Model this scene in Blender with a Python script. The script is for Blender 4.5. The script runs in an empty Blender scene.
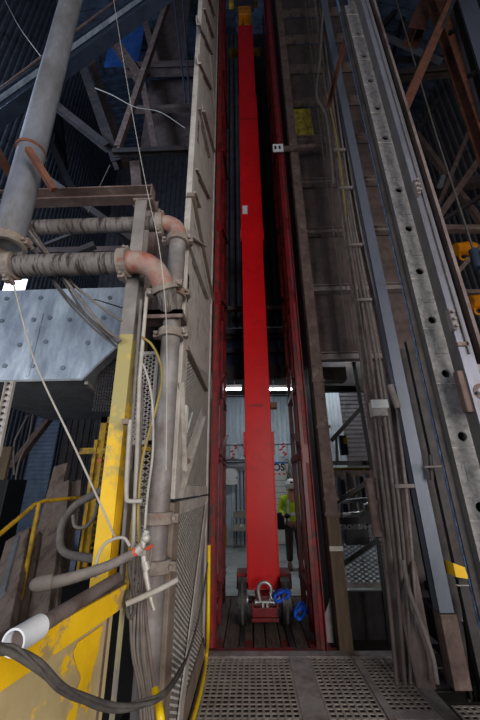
import bpy, math, random
from mathutils import Vector as V, Matrix, Quaternion
S = bpy.context.scene
COL = S.collection
rnd = random.Random(7)
# ------------------------------------------------------------------ camera
F, PITCH, YAW, ROLL, HC = 325.0, math.radians(21.4), math.radians(1.36), math.radians(-0.76), 1.65
RC = Matrix.Rotation(YAW, 3, 'Z') @ Matrix.Rotation(math.pi/2+PITCH, 3, 'X') @ Matrix.Rotation(ROLL, 3, 'Z')
cd = bpy.data.cameras.new('camera'); cam = bpy.data.objects.new('camera', cd); COL.objects.link(cam)
cam.location = (0, 0, HC); cam.rotation_euler = RC.to_euler()
cd.sensor_fit = 'VERTICAL'; cd.sensor_height = 36; cd.lens = F*36/720; cd.clip_start = .05; cd.clip_end = 200
S.camera = cam
O = V((0, 0, HC))
def ray(u, v): return RC @ V(((u-240)/F, (360-v)/F, -1))
def aY(u, v, Y): r = ray(u, v); return O + r*(Y/r.y)
def aX(u, v, X): r = ray(u, v); return O + r*(X/r.x)
def aZ(u, v, Z=0): r = ray(u, v); return O + r*((Z-HC)/r.z)
def wd(px, p):  # metres that span px pixels at point p
    return px/F*(-((RC.transposed() @ (V(p)-O)).z))
# ------------------------------------------------------------------ mesh builder
class MB:
    def __init__(s): s.v = []; s.f = []; s.sm = []
    def add(s, vs, fs, smooth=False):
        n = len(s.v); s.v += [V(p) for p in vs]
        for f in fs: s.f.append([i+n for i in f]); s.sm.append(smooth)
        return s
    def box(s, c, d, R=None):
        c = V(c); h = V(d)/2
        vs = [V((x*h.x, y*h.y, z*h.z)) for x in (-1, 1) for y in (-1, 1) for z in (-1, 1)]
        if R: vs = [R @ p for p in vs]
        return s.add([c+p for p in vs], [(0,1,3,2),(4,6,7,5),(0,4,5,1),(2,3,7,6),(0,2,6,4),(1,5,7,3)])
    def b2(s, a, b):
        a, b = V(a), V(b); return s.box((a+b)/2, [abs(x) for x in (b-a)])
    def prof(s, p, q, pts, up=(0,0,1), cap=True):
        p, q = V(p), V(q); d = (q-p).normalized(); up = V(up)
        if abs(d.dot(up.normalized())) > .98: up = V((0, -1, 0)) if abs(d.y) < .9 else V((1, 0, 0))
        sd = d.cross(up).normalized(); u2 = sd.cross(d)
        n = len(pts)
        vs = [p+sd*a+u2*b for a, b in pts]+[q+sd*a+u2*b for a, b in pts]
        fs = [(i, (i+1) % n, n+(i+1) % n, n+i) for i in range(n)]
        if cap: fs += [tuple(range(n-1, -1, -1)), tuple(range(n, 2*n))]
        return s.add(vs, fs)
    def bar(s, p, q, w, h=None, up=(0,0,1)):
        h = w if h is None else h
        return s.prof(p, q, [(-w/2,-h/2),(w/2,-h/2),(w/2,h/2),(-w/2,h/2)], up)
    def ib(s, p, q, w, h, t=.015, up=(0,0,1)):
        a, b = w/2, h/2; k = t/2
        return s.prof(p, q, [(-a,-b),(a,-b),(a,-b+t),(k,-b+t),(k,b-t),(a,b-t),(a,b),(-a,b),(-a,b-t),(-k,b-t),(-k,-b+t),(-a,-b+t)], up)
    def ch(s, p, q, w, h, t=.015, up=(0,0,1), side=1):  # channel: back at -side, open to +side
        a, b = w/2*side, h/2
        t2 = t*side
        return s.prof(p, q, [(-a,-b),(a,-b),(a,-b+t),(-a+t2,-b+t),(-a+t2,b-t),(a,b-t),(a,b),(-a,b)], up)
    def ang(s, p, q, w, t=.008, up=(0,0,1), sx=1, sy=1):
        return s.prof(p, q, [(0,0),(w*sx,0),(w*sx,t*sy),(t*sx,t*sy),(t*sx,w*sy),(0,w*sy)], up)
    def tube(s, pts, r, n=10, smooth=True, sub=0, cap=True):
        P = [V(p) for p in pts]
        if sub and len(P) > 2:
            Q = []; E = [P[0]*2-P[1]]+P+[P[-1]*2-P[-2]]
            for i in range(1, len(E)-2):
                a, b, c, d = E[i-1:i+3]
                for k in range(sub):
                    t = k/sub
                    Q.append(.5*((2*b)+(c-a)*t+(2*a-5*b+4*c-d)*t*t+(3*b-a-3*c+d)*t**3))
            Q.append(P[-1]); P = Q
        R = r if isinstance(r, (list, tuple)) else None
        vs = []; fs = []; m = len(P)
        d = (P[1]-P[0]).normalized(); x = d.orthogonal().normalized()
        for i, p in enumerate(P):
            nd = (P[min(i+1, m-1)]-P[max(i-1, 0)]).normalized()
            x = (d.rotation_difference(nd) @ x).normalized(); d = nd; y = d.cross(x)
            rr = (R[0]+(R[1]-R[0])*i/(m-1)) if R else r
            vs += [p+x*math.cos(2*math.pi*k/n)*rr+y*math.sin(2*math.pi*k/n)*rr for k in range(n)]
        for i in range(m-1):
            fs += [(i*n+k, i*n+(k+1) % n, (i+1)*n+(k+1) % n, (i+1)*n+k) for k in range(n)]
        s.add(vs, fs, smooth)
        if cap: s.add(vs[:n], [tuple(range(n-1, -1, -1))]); s.add(vs[-n:], [tuple(range(n))])
        return s
    def cyl(s, p, q, r, n=14, r2=None): return s.tube([p, q], [r, r if r2 is None else r2], n)
    def ring(s, c, ax, r0, r1, h, n=20):   # annulus collar
        c, ax = V(c), V(ax).normalized(); x = ax.orthogonal().normalized(); y = ax.cross(x)
        vs = []
        for (r, z) in ((r0,-h/2),(r1,-h/2),(r1,h/2),(r0,h/2)):
            vs += [c+ax*z+(x*math.cos(2*math.pi*k/n)+y*math.sin(2*math.pi*k/n))*r for k in range(n)]
        fs = [(j*n+k, j*n+(k+1) % n, ((j+1) % 4)*n+(k+1) % n, ((j+1) % 4)*n+k) for j in range(4) for k in range(n)]
        return s.add(vs, fs)
    def sph(s, c, r, n=10, sc=(1,1,1), R=None):
        c = V(c); vs = []; fs = []; m = n//2+1
        for i in range(m+1):
            a = math.pi*i/m
            for k in range(n):
                b = 2*math.pi*k/n; p = V((math.sin(a)*math.cos(b)*r*sc[0], math.sin(a)*math.sin(b)*r*sc[1], math.cos(a)*r*sc[2]))
                if R: p = R @ p
                vs.append(c+p)
        for i in range(m):
            fs += [(i*n+k, (i+1)*n+k, (i+1)*n+(k+1) % n, i*n+(k+1) % n) for k in range(n)]
        return s.add(vs, fs, True)
    def poly(s, pts, off):   # polygon slab: pts extruded by off
        off = V(off); n = len(pts); P = [V(p) for p in pts]
        return s.add(P+[p+off for p in P], [tuple(range(n-1, -1, -1)), tuple(range(n, 2*n))]+[(i, (i+1) % n, n+(i+1) % n, n+i) for i in range(n)])
    def data(s, name, off):
        me = bpy.data.meshes.new(name); me.from_pydata([p-off for p in s.v], [], s.f); me.polygons.foreach_set('use_smooth', s.sm); me.validate()
        import bmesh
        bm = bmesh.new(); bm.from_mesh(me); bmesh.ops.recalc_face_normals(bm, faces=bm.faces); bm.to_mesh(me); bm.free(); me.update()
        return me
    def base(s):
        xs = [p.x for p in s.v]; ys = [p.y for p in s.v]
        return V(((min(xs)+max(xs))/2, (min(ys)+max(ys))/2, min(p.z for p in s.v)))
def wpos(o):
    p = V(o.location)
    while o.parent: o = o.parent; p += V(o.location)
    return p
def meta(o, label=None, cat=None, group=None, kind=None):
    if label: o['label'] = label
    if cat: o['category'] = cat
    if group: o['group'] = group
    if kind: o['kind'] = kind
    return o
def part(name, mb, m, parent, label=None, bevel=0):
    off = wpos(parent)
    o = bpy.data.objects.new(name, mb.data(name, off)); COL.objects.link(o); o.parent = parent
    o.data.materials.append(m)
    if label: o['label'] = label
    if bevel: bv(o, bevel)
    return o
def bv(o, w):
    b = o.modifiers.new('bevel', 'BEVEL'); b.width = w; b.segments = 2; b.limit_method = 'ANGLE'
def solo(name, mb, m, label, cat, group=None, kind=None, bevel=0):
    off = mb.base()
    o = bpy.data.objects.new(name, mb.data(name, off)); COL.objects.link(o); o.location = off
    o.data.materials.append(m)
    if bevel: bv(o, bevel)
    return meta(o, label, cat, group, kind)
def struct(name, mb, m): return solo(name, mb, m, None, None, kind='structure')
def thing(name, label, cat, loc, group=None):
    o = bpy.data.objects.new(name, None); COL.objects.link(o); o.location = V(loc); o.empty_display_size = .1
    return meta(o, label, cat, group)
# ------------------------------------------------------------------ materials
def lin(h):
    h = h.lstrip('#'); c = [int(h[i:i+2], 16)/255 for i in (0, 2, 4)]
    return tuple(x/12.92 if x < .04045 else ((x+.055)/1.055)**2.4 for x in c)+(1,)
def mk(name, c1, c2, rough=.6, metal=0.0, scale=6, dirt=None, dthr=.55, dscale=2.5, bump=.25, st=(1,1,1), spec=.4, dsoft=.08, grad=None):
    m = bpy.data.materials.new(name); m.use_nodes = True; nt = m.node_tree; N = nt.nodes; L = nt.links
    b = N['Principled BSDF']; tc = N.new('ShaderNodeTexCoord'); mp = N.new('ShaderNodeMapping'); mp.inputs['Scale'].default_value = st
    L.new(tc.outputs['Object'], mp.inputs[0])
    n1 = N.new('ShaderNodeTexNoise'); n1.inputs['Scale'].default_value = scale; n1.inputs['Detail'].default_value = 8; n1.inputs['Roughness'].default_value = .65
    L.new(mp.outputs[0], n1.inputs[0])
    r1 = N.new('ShaderNodeValToRGB'); r1.color_ramp.elements[0].position = .35; r1.color_ramp.elements[1].position = .65
    r1.color_ramp.elements[0].color = lin(c1); r1.color_ramp.elements[1].color = lin(c2); L.new(n1.outputs['Fac'], r1.inputs[0])
    out = r1.outputs[0]
    if dirt:
        n2 = N.new('ShaderNodeTexNoise'); n2.inputs['Scale'].default_value = dscale; n2.inputs['Detail'].default_value = 10; n2.inputs['Roughness'].default_value = .7
        L.new(mp.outputs[0], n2.inputs[0])
        r2 = N.new('ShaderNodeValToRGB'); r2.color_ramp.elements[0].position = dthr-dsoft; r2.color_ramp.elements[1].position = dthr+dsoft
        fac = n2.outputs['Fac']
        if grad:
            sx = N.new('ShaderNodeSeparateXYZ'); L.new(tc.outputs['Object'], sx.inputs[0])
            ma = N.new('ShaderNodeMath'); ma.operation = 'MULTIPLY_ADD'; L.new(sx.outputs[grad[0]], ma.inputs[0]); ma.inputs[1].default_value = grad[1]; ma.inputs[2].default_value = grad[2]
            ad = N.new('ShaderNodeMath'); ad.operation = 'ADD'; L.new(ma.outputs[0], ad.inputs[0]); L.new(fac, ad.inputs[1]); fac = ad.outputs[0]
        L.new(fac, r2.inputs[0])
        mx = N.new('ShaderNodeMixRGB'); L.new(r2.outputs[0], mx.inputs[0]); L.new(out, mx.inputs[1]); mx.inputs[2].default_value = lin(dirt); out = mx.outputs[0]
    L.new(out, b.inputs['Base Color'])
    b.inputs['Roughness'].default_value = rough; b.inputs['Metallic'].default_value = metal; b.inputs['Specular IOR Level'].default_value = spec
    if bump:
        bp = N.new('ShaderNodeBump'); bp.inputs['Strength'].default_value = bump; bp.inputs['Distance'].default_value = .01
        n3 = N.new('ShaderNodeTexNoise'); n3.inputs['Scale'].default_value = scale*6; n3.inputs['Detail'].default_value = 6; L.new(mp.outputs[0], n3.inputs[0])
        L.new(n3.outputs['Fac'], bp.inputs['Height']); L.new(bp.outputs[0], b.inputs['Normal'])
    return m
def emis(name, c, s):
    m = bpy.data.materials.new(name); m.use_nodes = True; b = m.node_tree.nodes['Principled BSDF']
    b.inputs['Base Color'].default_value = lin(c); b.inputs['Emission Color'].default_value = lin(c); b.inputs['Emission Strength'].default_value = s
    return m
M = dict(
 clad=mk('blue_grey_cladding', '#4c535f', '#616978', .5, .2, 3, '#2b2c31', .62),
 cladn=mk('neutral_cladding', '#5a585c', '#6e6b70', .5, .2, 3, '#2f2c2d', .62),
 roof=mk('roof_cladding', '#414a5a', '#566379', .5, .2, 3, '#2d333e', .6),
 rearwall=mk('white_cladding', '#aeb8c0', '#c8d2da', .45, .1, 2, '#8d969c', .62, st=(6,1,1)),
 shutter=mk('shutter_grey', '#5f6d80', '#74839a', .5, .1, 4, '#4a5360', .6),
 concrete=mk('concrete', '#90938f', '#aeb2b0', .8, 0, 5, '#6f706c', .6),
 darkfloor=mk('dark_floor', '#2b2724', '#3b3531', .9, 0, 4),
 grate=mk('dusty_grating', '#8a817b', '#aca39c', .85, 0, 8, '#5e544b', .62, 3),
 gratef=mk('worn_steel_strip', '#8b8684', '#aaa5a4', .55, .2, 7, '#6b5748', .58, 3),
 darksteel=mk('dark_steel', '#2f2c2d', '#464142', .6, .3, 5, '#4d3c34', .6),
 black=mk('black_steel', '#0e0e10', '#1a191b', .5, .2, 6),
 bluesteel=mk('blue_painted_steel', '#2c3546', '#3c475b', .4, .3, 4, '#2a303a', .6),
 galv=mk('galvanised_pipe', '#747680', '#989aa2', .5, .35, 4, '#6e6863', .56, 3, st=(1,1,.4), dsoft=.12),
 pipe=mk('dusty_pipe', '#69615d', '#8f8681', .7, .1, 5, '#332c29', .52, 5, st=(6,.8,1.2), dsoft=.07),
 flange=mk('dusty_flange', '#6f645c', '#92867c', .85, 0, 14, '#7c5143', .6, 8),
 redpipe=mk('red_primer_elbow', '#83483b', '#9a5c4c', .7, 0, 6, '#978a80', .52, 7, dsoft=.14),
 rust=mk('rusty_brown', '#564540', '#725e58', .8, .1, 8, '#83746a', .62, 5),
 rustdk=mk('dark_brown_plate', '#453a38', '#5a4c4a', .75, .1, 3, '#6d5c55', .6, 4, dsoft=.15),
 rustor=mk('orange_rust', '#5f3b2e', '#7d4e3c', .8, .1, 7, '#4c3630', .6, 4),
 dusty=mk('dusty_grey_brown', '#746a67', '#8d8380', .8, 0, 9, '#6d5d52', .58, 5),
 gate=mk('dusty_gate_paint', '#a29a93', '#bab2ab', .7, .1, 7, '#857970', .6, 3),
 gatest=mk('rust_stained_stile', '#6d6158', '#8a7c70', .85, 0, 12, '#6b523f', .56, 6),
 mesh=mk('dusty_expanded_metal', '#a09890', '#bdb5ae', .8, .1, 10),
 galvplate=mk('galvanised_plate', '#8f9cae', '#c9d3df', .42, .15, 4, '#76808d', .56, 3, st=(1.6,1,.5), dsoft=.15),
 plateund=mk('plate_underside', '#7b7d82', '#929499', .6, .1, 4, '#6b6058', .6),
 yellow=mk('yellow_paint', '#e0ac0c', '#f2c11c', .5, 0, 4, '#a88f62', .58, 5, dsoft=.03),
 yellowd=mk('dusty_yellow_paint', '#a89268', '#bda97e', .7, 0, 3, '#e8b80c', .585, 2.2, dsoft=.015),
 ypost=mk('yellow_paint_over_primer', '#dfae14', '#edbd22', .55, 0, 5, '#a3955f', .6, 4, grad=(2,.30,-.24), dsoft=.06),
 ypostg=mk('dusty_faded_yellow', '#9b9370', '#b3a878', .75, 0, 6, '#8f8880', .55, 3),
 postg=mk('grey_post', '#736c68', '#8c8580', .7, .1, 6, '#776b60', .6),
 yguard=mk('old_yellow_guard', '#a97f14', '#c29a1c', .65, 0, 8, '#4b3c22', .58, 6),
 red=mk('red_gloss_beam', '#c4040c', '#d60a12', .38, 0, 2, '#b00a10', .62, 3, bump=.08, spec=.3),
 redscuff=mk('scuffed_red', '#bb1a20', '#cf4a48', .5, 0, 20, '#a00a10', .5, 12),
 redfr=mk('dark_red_frame', '#5c0b10', '#781217', .4, 0, 4, '#3a0e10', .56, 5),
 reddim=mk('old_red_paint', '#701416', '#8c2022', .6, 0, 8, '#40302c', .54, 6),
 timber=mk('weathered_timber', '#4c4039', '#6a5a50', .9, 0, 6, '#332a26', .58, 5, st=(5,.7,5)),
 timberz=mk('weathered_plank', '#6b5b52', '#83736a', .9, 0, 3, '#52443d', .58, 2, st=(4,4,.6)),
 brownwood=mk('brown_board', '#4f4235', '#64523f', .8, 0, 5, st=(4,4,.6)),
 rubber=mk('black_rubber', '#1b1b1f', '#2a2a30', .45, 0, 10, '#4a4648', .66),
 cable=mk('dusty_black_cable', '#3c3836', '#57514d', .75, 0, 12),
 cableg=mk('dusty_grey_cable', '#615954', '#7f7670', .8, 0, 10, '#5d534c', .6),
 cablel=mk('pale_cord', '#9c958c', '#b2aba2', .7, 0, 10),
 cabley=mk('yellow_cable', '#85713a', '#9c8648', .6, 0, 10),
 hosey=mk('bright_yellow_hose', '#d9b400', '#edca10', .4, 0, 6),
 conduit=mk('dusty_conduit', '#645653', '#7d6f6b', .8, 0, 6, '#4d3d35', .56, 4, st=(1,1,.5)),
 bluechan=mk('blue_grey_channel', '#5c606c', '#787d8a', .45, .2, 4, '#565a66', .56, 4, st=(1,1,.4), dsoft=.15),
 guide=mk('guide_column_grey', '#57524f', '#6c6764', .6, .1, 4, '#66615e', .6, 3),
 guides=mk('speckled_grey', '#7e7977', '#979291', .55, .1, 30, '#686463', .56, 22),
 rail=mk('worn_blue_rail', '#5f5f68', '#7c7c88', .4, .3, 4, '#5b5450', .6, 3, st=(1,1,.3)),
 ropeb=mk('blue_rope', '#3a5a86', '#6f93bd', .6, 0, 40),
 white=mk('white_plastic', '#c9c7c2', '#dcdad6', .5, 0, 8, bump=.05),
 whitep=mk('white_pvc', '#dadde3', '#ebedf2', .4, 0, 8, bump=.03),
 paper=mk('white_tag', '#c8ccd0', '#d8dcdf', .6, 0, 8, bump=0),
 steel=mk('bright_steel', '#9a9c9c', '#b8baba', .35, .6, 6),
 strap=mk('blue_webbing', '#1047b4', '#1c5ad0', .6, 0, 20),
 orange=mk('orange_paint', '#d07a08', '#e8930f', .45, 0, 6, '#7c4a10', .62, 5),
 valvered=mk('orange_red_handle', '#c2482a', '#d9603c', .5, 0, 10),
 brass=mk('dusty_valve', '#a39c94', '#bdb7af', .5, .3, 14),
 yplate=mk('dirty_yellow_sheet', '#a38f2c', '#bda640', .7, 0, 10, '#5a4c2a', .55, 7),
 bluepanel=mk('blue_band_and_skylight', '#2a559c', '#3c6fb8', .4, .1, 4),
 skin=mk('skin', '#b07e66', '#b98870', .6, 0, 10, bump=0),
 hivis=mk('hi_vis_yellow_fabric', '#a9c81a', '#bedb28', .8, 0, 10),
 trousers=mk('dark_brown_trousers', '#3a302b', '#4c4039', .9, 0, 10),
 boots=mk('brown_boots', '#5a4030', '#6b4d3a', .7, 0, 10),
 darkcloth=mk('black_cloth', '#1c1c22', '#2a2a31', .9, 0, 10),
 silver=mk('reflective_tape', '#b9bdbb', '#cfd3d1', .3, .3, 10, bump=0),
 redprint=mk('red_ink', '#c03030', '#cc4440', .6, 0, 5, bump=0),
 blackink=mk('black_ink', '#15161a', '#1c1d22', .6, 0, 5, bump=0),
 chair=mk('beige_chair_steel', '#7d7468', '#92897c', .5, .1, 8),
 daylight=emis('daylit_pane', '#eef4ff', 2.2),
 galvd=mk('dirty_pipe_steel', '#6e6a69', '#918b88', .6, .2, 5, '#675046', .58, 3, dsoft=.12),
 bolt=mk('dull_bolt_head', '#69717d', '#7d8590', .5, .3, 6),
 tube=emis('lit_fluorescent_tube', '#eaf6ff', 26),
)
# ================================================================== SETTING
def corr_sheet(mb, o, a, n, b, W, Hh, pitch=.25, dep=.04):
    """corrugated sheet: ribs run along b, profile marches along a, n is the outward normal"""
    o, a, n, b = V(o), V(a).normalized(), V(n).normalized(), V(b).normalized()
    P = []; x = 0
    while x < W:
        for dx, dz in ((0,0),(.4,0),(.5,1),(.9,1)): P.append((min(x+dx*pitch, W), dz*dep))
        x += pitch
    P.append((W, 0)); k = len(P)
    vs = [o+a*x+n*z for x, z in P]+[o+a*x+n*z+b*Hh for x, z in P]
    mb.add(vs, [(i, i+1, k+i+1, k+i) for i in range(k-1)])
mb = MB(); mb.b2((-9,-1,-1.8),(9,15,-1.6)); struct('floor', mb, M['darkfloor'])
mb = MB(); mb.b2((-1.0,6.35,-.25),(4.6,11.5,0)); struct('floor', mb, M['concrete'])
mb = MB(); mb.b2((-8.5,3.0,-.3),(-1.05,12.5,-.02)); struct('floor', mb, M['darkfloor'])
mb = MB(); corr_sheet(mb, (-8,0,-1.6),(0,1,0),(1,0,0),(0,0,1),15,23.6,.22,.05); struct('wall_left', mb, M['clad'])
mb = MB(); corr_sheet(mb, (8,0,-1.6),(0,1,0),(-1,0,0),(0,0,1),15,19,.3,.05); struct('wall_right', mb, M['cladn'])
mb = MB(); corr_sheet(mb, (-8,14.6,-1.6),(1,0,0),(0,-1,0),(0,0,1),16,28,.3,.05); struct('wall_back', mb, M['cladn'])
mb = MB(); corr_sheet(mb, (1.4,13.5,4.2),(0,0,1),(0,-1,0),(1,0,0),14,6.6,.2,.05); struct('wall_back', mb, M['cladn'])
mb = MB(); corr_sheet(mb, (-8,0,21.5),(0,1,0),(1,0,-1),(1,0,.2),15,9,.35,.06); struct('ceiling', mb, M['roof'])
mb = MB(); corr_sheet(mb, (8,0,17),(0,1,0),(-1,0,-1),(-1,0,.6),15,9.5,.35,.06); struct('ceiling', mb, M['roof'])
# rear bay
mb = MB(); corr_sheet(mb, (-1.0,11.4,0),(1,0,0),(0,-1,0),(0,0,1),3.0,5.4,.16,.025); struct('wall_rear', mb, M['rearwall'])
mb = MB(); corr_sheet(mb, (-.98,6.4,0),(0,1,0),(1,0,0),(0,0,1),5,4.6,.2,.025); struct('wall_rear_left', mb, M['rearwall'])
mb = MB(); mb.b2((-1.0,6.6,4.75),(2.0,11.5,4.85)); struct('ceiling', mb, M['darksteel'])
mb = MB()
corr_sheet(mb, (-1.2,6.75,5.1),(1,0,0),(0,-1,0),(0,0,1),3.2,12,.16,.025); struct('wall_shaft_back', mb, M['darksteel'])
# shaft sides
mb = MB(); mb.b2((-.66,4.6,0),(-.62,6.3,16)); struct('wall_shaft_left', mb, M['darksteel'])
mb = MB(); mb.b2((.98,5.0,0),(1.02,6.3,16)); struct('wall_shaft_right', mb, M['darksteel'])
def tz(v, Y): return aY(240, v, Y).z
# girts on the shaft back wall
for i, (v, h, c, l) in enumerate(((310,.09,'rust','topmost thin steel girt behind the red beam'),(333,.12,'darksteel','second steel girt behind the red beam'),(352,.10,'darksteel','steel girt across the grey corrugated strip behind the red beam'),(374,.3,'darksteel','deep lowest steel girt just above the lit tubes'))):
    z = tz(v, 6.6); solo('wall_girt', MB().b2((-.6,6.5,z-h/2),(.97,6.62,z+h/2)), M[c], l, 'girder', 'girts behind the red beam')
mb = MB(); corr_sheet(mb, (-.6,6.68,tz(374,6.68)),(1,0,0),(0,-1,0),(0,0,1),1.57,tz(336,6.68)-tz(374,6.68),.07,.012); struct('wall_panel_rear', mb, M['bluesteel'])
# ================================================================== GRATING PLATFORM
def grating(name, x0, x1, y0, y1, label, c=.058, w=.019, m='grate', z=0, t=.007, group='floor gratings of the platform'):
    nx = max(1, round((x1-x0-w)/c)); ny = max(1, round((y1-y0-w)/c)); cx = (x1-x0-w)/nx; cy = (y1-y0-w)/ny
    mb = MB()
    for i in range(nx+1): mb.b2((x0+i*cx, y0, z-t), (x0+i*cx+w, y1, z))
    for j in range(ny+1):
        mb.b2((x0, y0+j*cy, z-t+.001), (x1, y0+j*cy+w, z-.0012))
    return solo(name, mb, M[m], label, 'grating', group)
YE = 4.28
xl = aZ(206,655).x; xa, xb = aZ(287.5,653).x, aZ(306,652).x
print('grate', xl, xa, xb, aZ(352,652), aZ(205,650), aZ(437,690), aZ(183,720))
xs = aZ(351,652).x; xr = aZ(437,692).x-.02
grating('floor_grating', xl, xa, 2.5, YE, 'square-holed steel grating at the left, below the red beam and beside the yellow hose')
grating('floor_grating', xb+.005, xs-.03, 2.5, YE, 'square-holed steel grating right of the flat strip, reaching the rusty column foot')
grating('floor_grating', xs+.03, xr-.12, 3.42, YE, 'square-holed steel grating in the far right corner, in front of the conduits')
grating('floor_grating', xs+.03, xr-.12, 2.5, 3.3, 'short piece of grating at the bottom right, nearer than the cross strip')
grating('floor_grating', xr+.06, xr+.8, 2.4, 3.55, 'grating just showing in the bottom right corner past the edge strip', z=-.03)
solo('floor_plate', MB().b2((xa+.003,2.5,-.02),(xb,YE,.004)), M['gratef'], 'flat worn steel strip running between two floor gratings', 'floor plate')
solo('floor_plate', MB().b2((xl,YE+.004,-.06),(xr,YE+.13,.006)), M['gratef'], 'flat steel edge plate along the shaft sill', 'floor plate')
solo('floor_plate', MB().b2((xs+.03,3.305,-.02),(xr-.12,3.415,.004)), M['gratef'], 'short flat cross strip between two right-hand gratings', 'floor plate')
solo('floor_plate', MB().b2((xr-.115,2.5,-.02),(xr,YE,.006)), M['gratef'], 'flat steel edge strip on the right side of the platform', 'floor plate')
solo('seam_angle', MB().b2((xs-.027,2.5,-.03),(xs+.027,YE,.012)), M['gratef'], 'raised steel seam bar between the two right-hand gratings', 'bar')
for y in (2.7,3.6,4.25):
    solo('platform_joist', MB().ib((xl,y,-.15),(xr+.4,y,-.15),.08,.2), M['darksteel'], None, None)
    o = COL.objects[-1]; meta(o, {2.7:'dark joist under the near end of the gratings',3.6:'dark joist under the middle of the gratings',4.25:'dark joist under the far edge of the gratings'}[y], 'joist', 'joists under the platform')
# ================================================================== SHAFT: RED FRAMES
XL, XR = -.455, .745
def vx(u, v, Y): return aY(u, v, Y).x
def red_frame(X, sgn, label, ys):
    t = thing('shaft_guide', label, 'steel frame', (X, (ys[0]+ys[-1])/2, 0))
    y0, y1 = ys
    part('upright', MB().ch((X,y0,0),(X,y0,15.6),.07 if sgn > 0 else .12,.12,.012,up=(0,-1,0),side=sgn), M['redfr'], t)
    part('upright', MB().ch((X,y1,0),(X,y1,15.6),.06,.10,.012,up=(0,-1,0),side=sgn), M['redfr'], t)
    part('upright', MB().bar((X+.02*sgn,(y0+y1)/2-.12,0),(X+.02*sgn,(y0+y1)/2-.12,15.6),.05,.09,up=(0,-1,0)), M['redfr'], t)
    part('corner_angle', MB().ang((X-.05*sgn,y0-.06,0),(X-.05*sgn,y0-.06,15.6),.06,.01,up=(0,-1,0),sx=sgn), M['reddim'], t)
    zs = [tz(v, y0) for v in (600,455,385,300,228,150,85,38)]
    for i, z in enumerate(zs):
        part('cross_tie', MB().ch((X,y0,z),(X,y1,z+.0),.10,.09,.01), M['reddim'], t)
        if i and i < 7:
            part('diagonal_brace', MB().ang((X+.03*sgn,y0,zs[i]),(X+.03*sgn,y1,(zs[i]+zs[i+1])/2),.05,.008), M['reddim'], t)
        if i:
            part('splice_plate', MB().b2((X-.05,y0-.072,z-.12),(X+.05,y0-.061,z+.12)), M['redfr'], t)
    return t
red_frame(XL, 1, 'dark red steel guide frame left of the red beam, beside the mesh gate', (4.55,6.1))
red_frame(XR, -1, 'dark red steel guide frame right of the red beam, beside the rusty column', (4.5,5.7))
# ---- red beam
bx0, bx1 = vx(248,588,5.25), vx(279,588,5.25); bw = bx1-bx0; bcx = (bx0+bx1)/2
zb, zt = aY(262,590,5.25).z, aY(245,25,5.25).z
t = thing('lifting_beam', 'tall bright red steel beam standing upright in the shaft', 'beam', (bcx,5.45,zb))
part('box_section', MB().b2((bx0,5.25,zb),(bx1,5.67,zt)), M['red'], t, bevel=.008)
for (va, vb, l, r) in ((95,228,.012,.02),(228,240,.025,.03),(432,455,.03,.035),(455,583,.012,.02)):
    za, zc = tz(va,5.25), tz(vb,5.25)
    part('side_plate', MB().b2((bx0-l,5.262,zc),(bx0-.001,5.65,za)), M['redscuff'], t)
    part('side_plate', MB().b2((bx1+.001,5.262,zc),(bx1+r,5.65,za)), M['red'], t)
p = aY(243,208,5.245); q = aY(247.5,214,5.245)
part('paper_label', MB().b2((p.x-.01,5.238,q.z),(q.x,5.248,p.z+.06)), M['paper'], t, 'white paper label stuck on the red beam')
z1 = tz(406,5.25); mb = MB()
for i in range(7): mb.b2((bcx-.14+i*.035,5.2465,z1-.02+rnd.uniform(-.01,.01)),(bcx-.12+i*.035,5.249,z1+.03+rnd.uniform(-.01,.01)))
part('smudged_marking', mb, M['reddim'], t, 'smudged dark marking on the red beam')
part('weld_line', MB().b2((bx0,5.243,tz(119,5.25)-.02),(bx1,5.249,tz(119,5.25))), M['reddim'], t)
part('end_plate', MB().b2((bx0-.005,5.243,zb),(bx1+.005,5.25,zb+.025)), M['redscuff'], t)
# ---- hook above
t = thing('hoist_hook', 'yellow hoist hook just above the top of the red beam', 'hook', (bcx,5.45,zt+.01))
hp = [(bcx+.0,5.45,zt+.75),(bcx,5.45,zt+.5),(bcx+.12,5.45,zt+.38),(bcx+.13,5.45,zt+.2),(bcx,5.45,zt+.06),(bcx-.13,5.45,zt+.16),(bcx-.14,5.45,zt+.28)]
part('hook', MB().tube(hp,.05,8,sub=4), M['orange'], t)
part('hook_block', MB().b2((bcx-.2,5.3,zt+.75),(bcx+.2,5.6,zt+1.2)), M['orange'], t, bevel=.03)
part('hoist_rope', MB().cyl((bcx-.06,5.45,zt+1.2),(bcx-.06,5.45,19),.012,6).cyl((bcx+.06,5.45,zt+1.2),(bcx+.06,5.45,19),.012,6), M['cable'], t)
for v, l, w in ((5,'upper yellowish cross beam at the very top of the shaft',.22),(53,'yellowish cross beam behind the top of the red beam',.16)):
    a = aY(232 if v > 20 else 220,v,6.3); 
    solo('cross_beam', MB().b2((XL+.08,6.22,a.z-w/2),(XR-.08,6.38,a.z+w/2)), M['yguard'], l, 'beam', 'cross beams high in the shaft')
solo('sheave_guard', MB().b2((-.2,6.0,tz(5,6.0)-.1),(.5,6.15,tz(5,6.0)+.9)), M['darksteel'], 'dark steel plate box at the top of the shaft above the hook', 'plate', bevel=.02)
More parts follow.
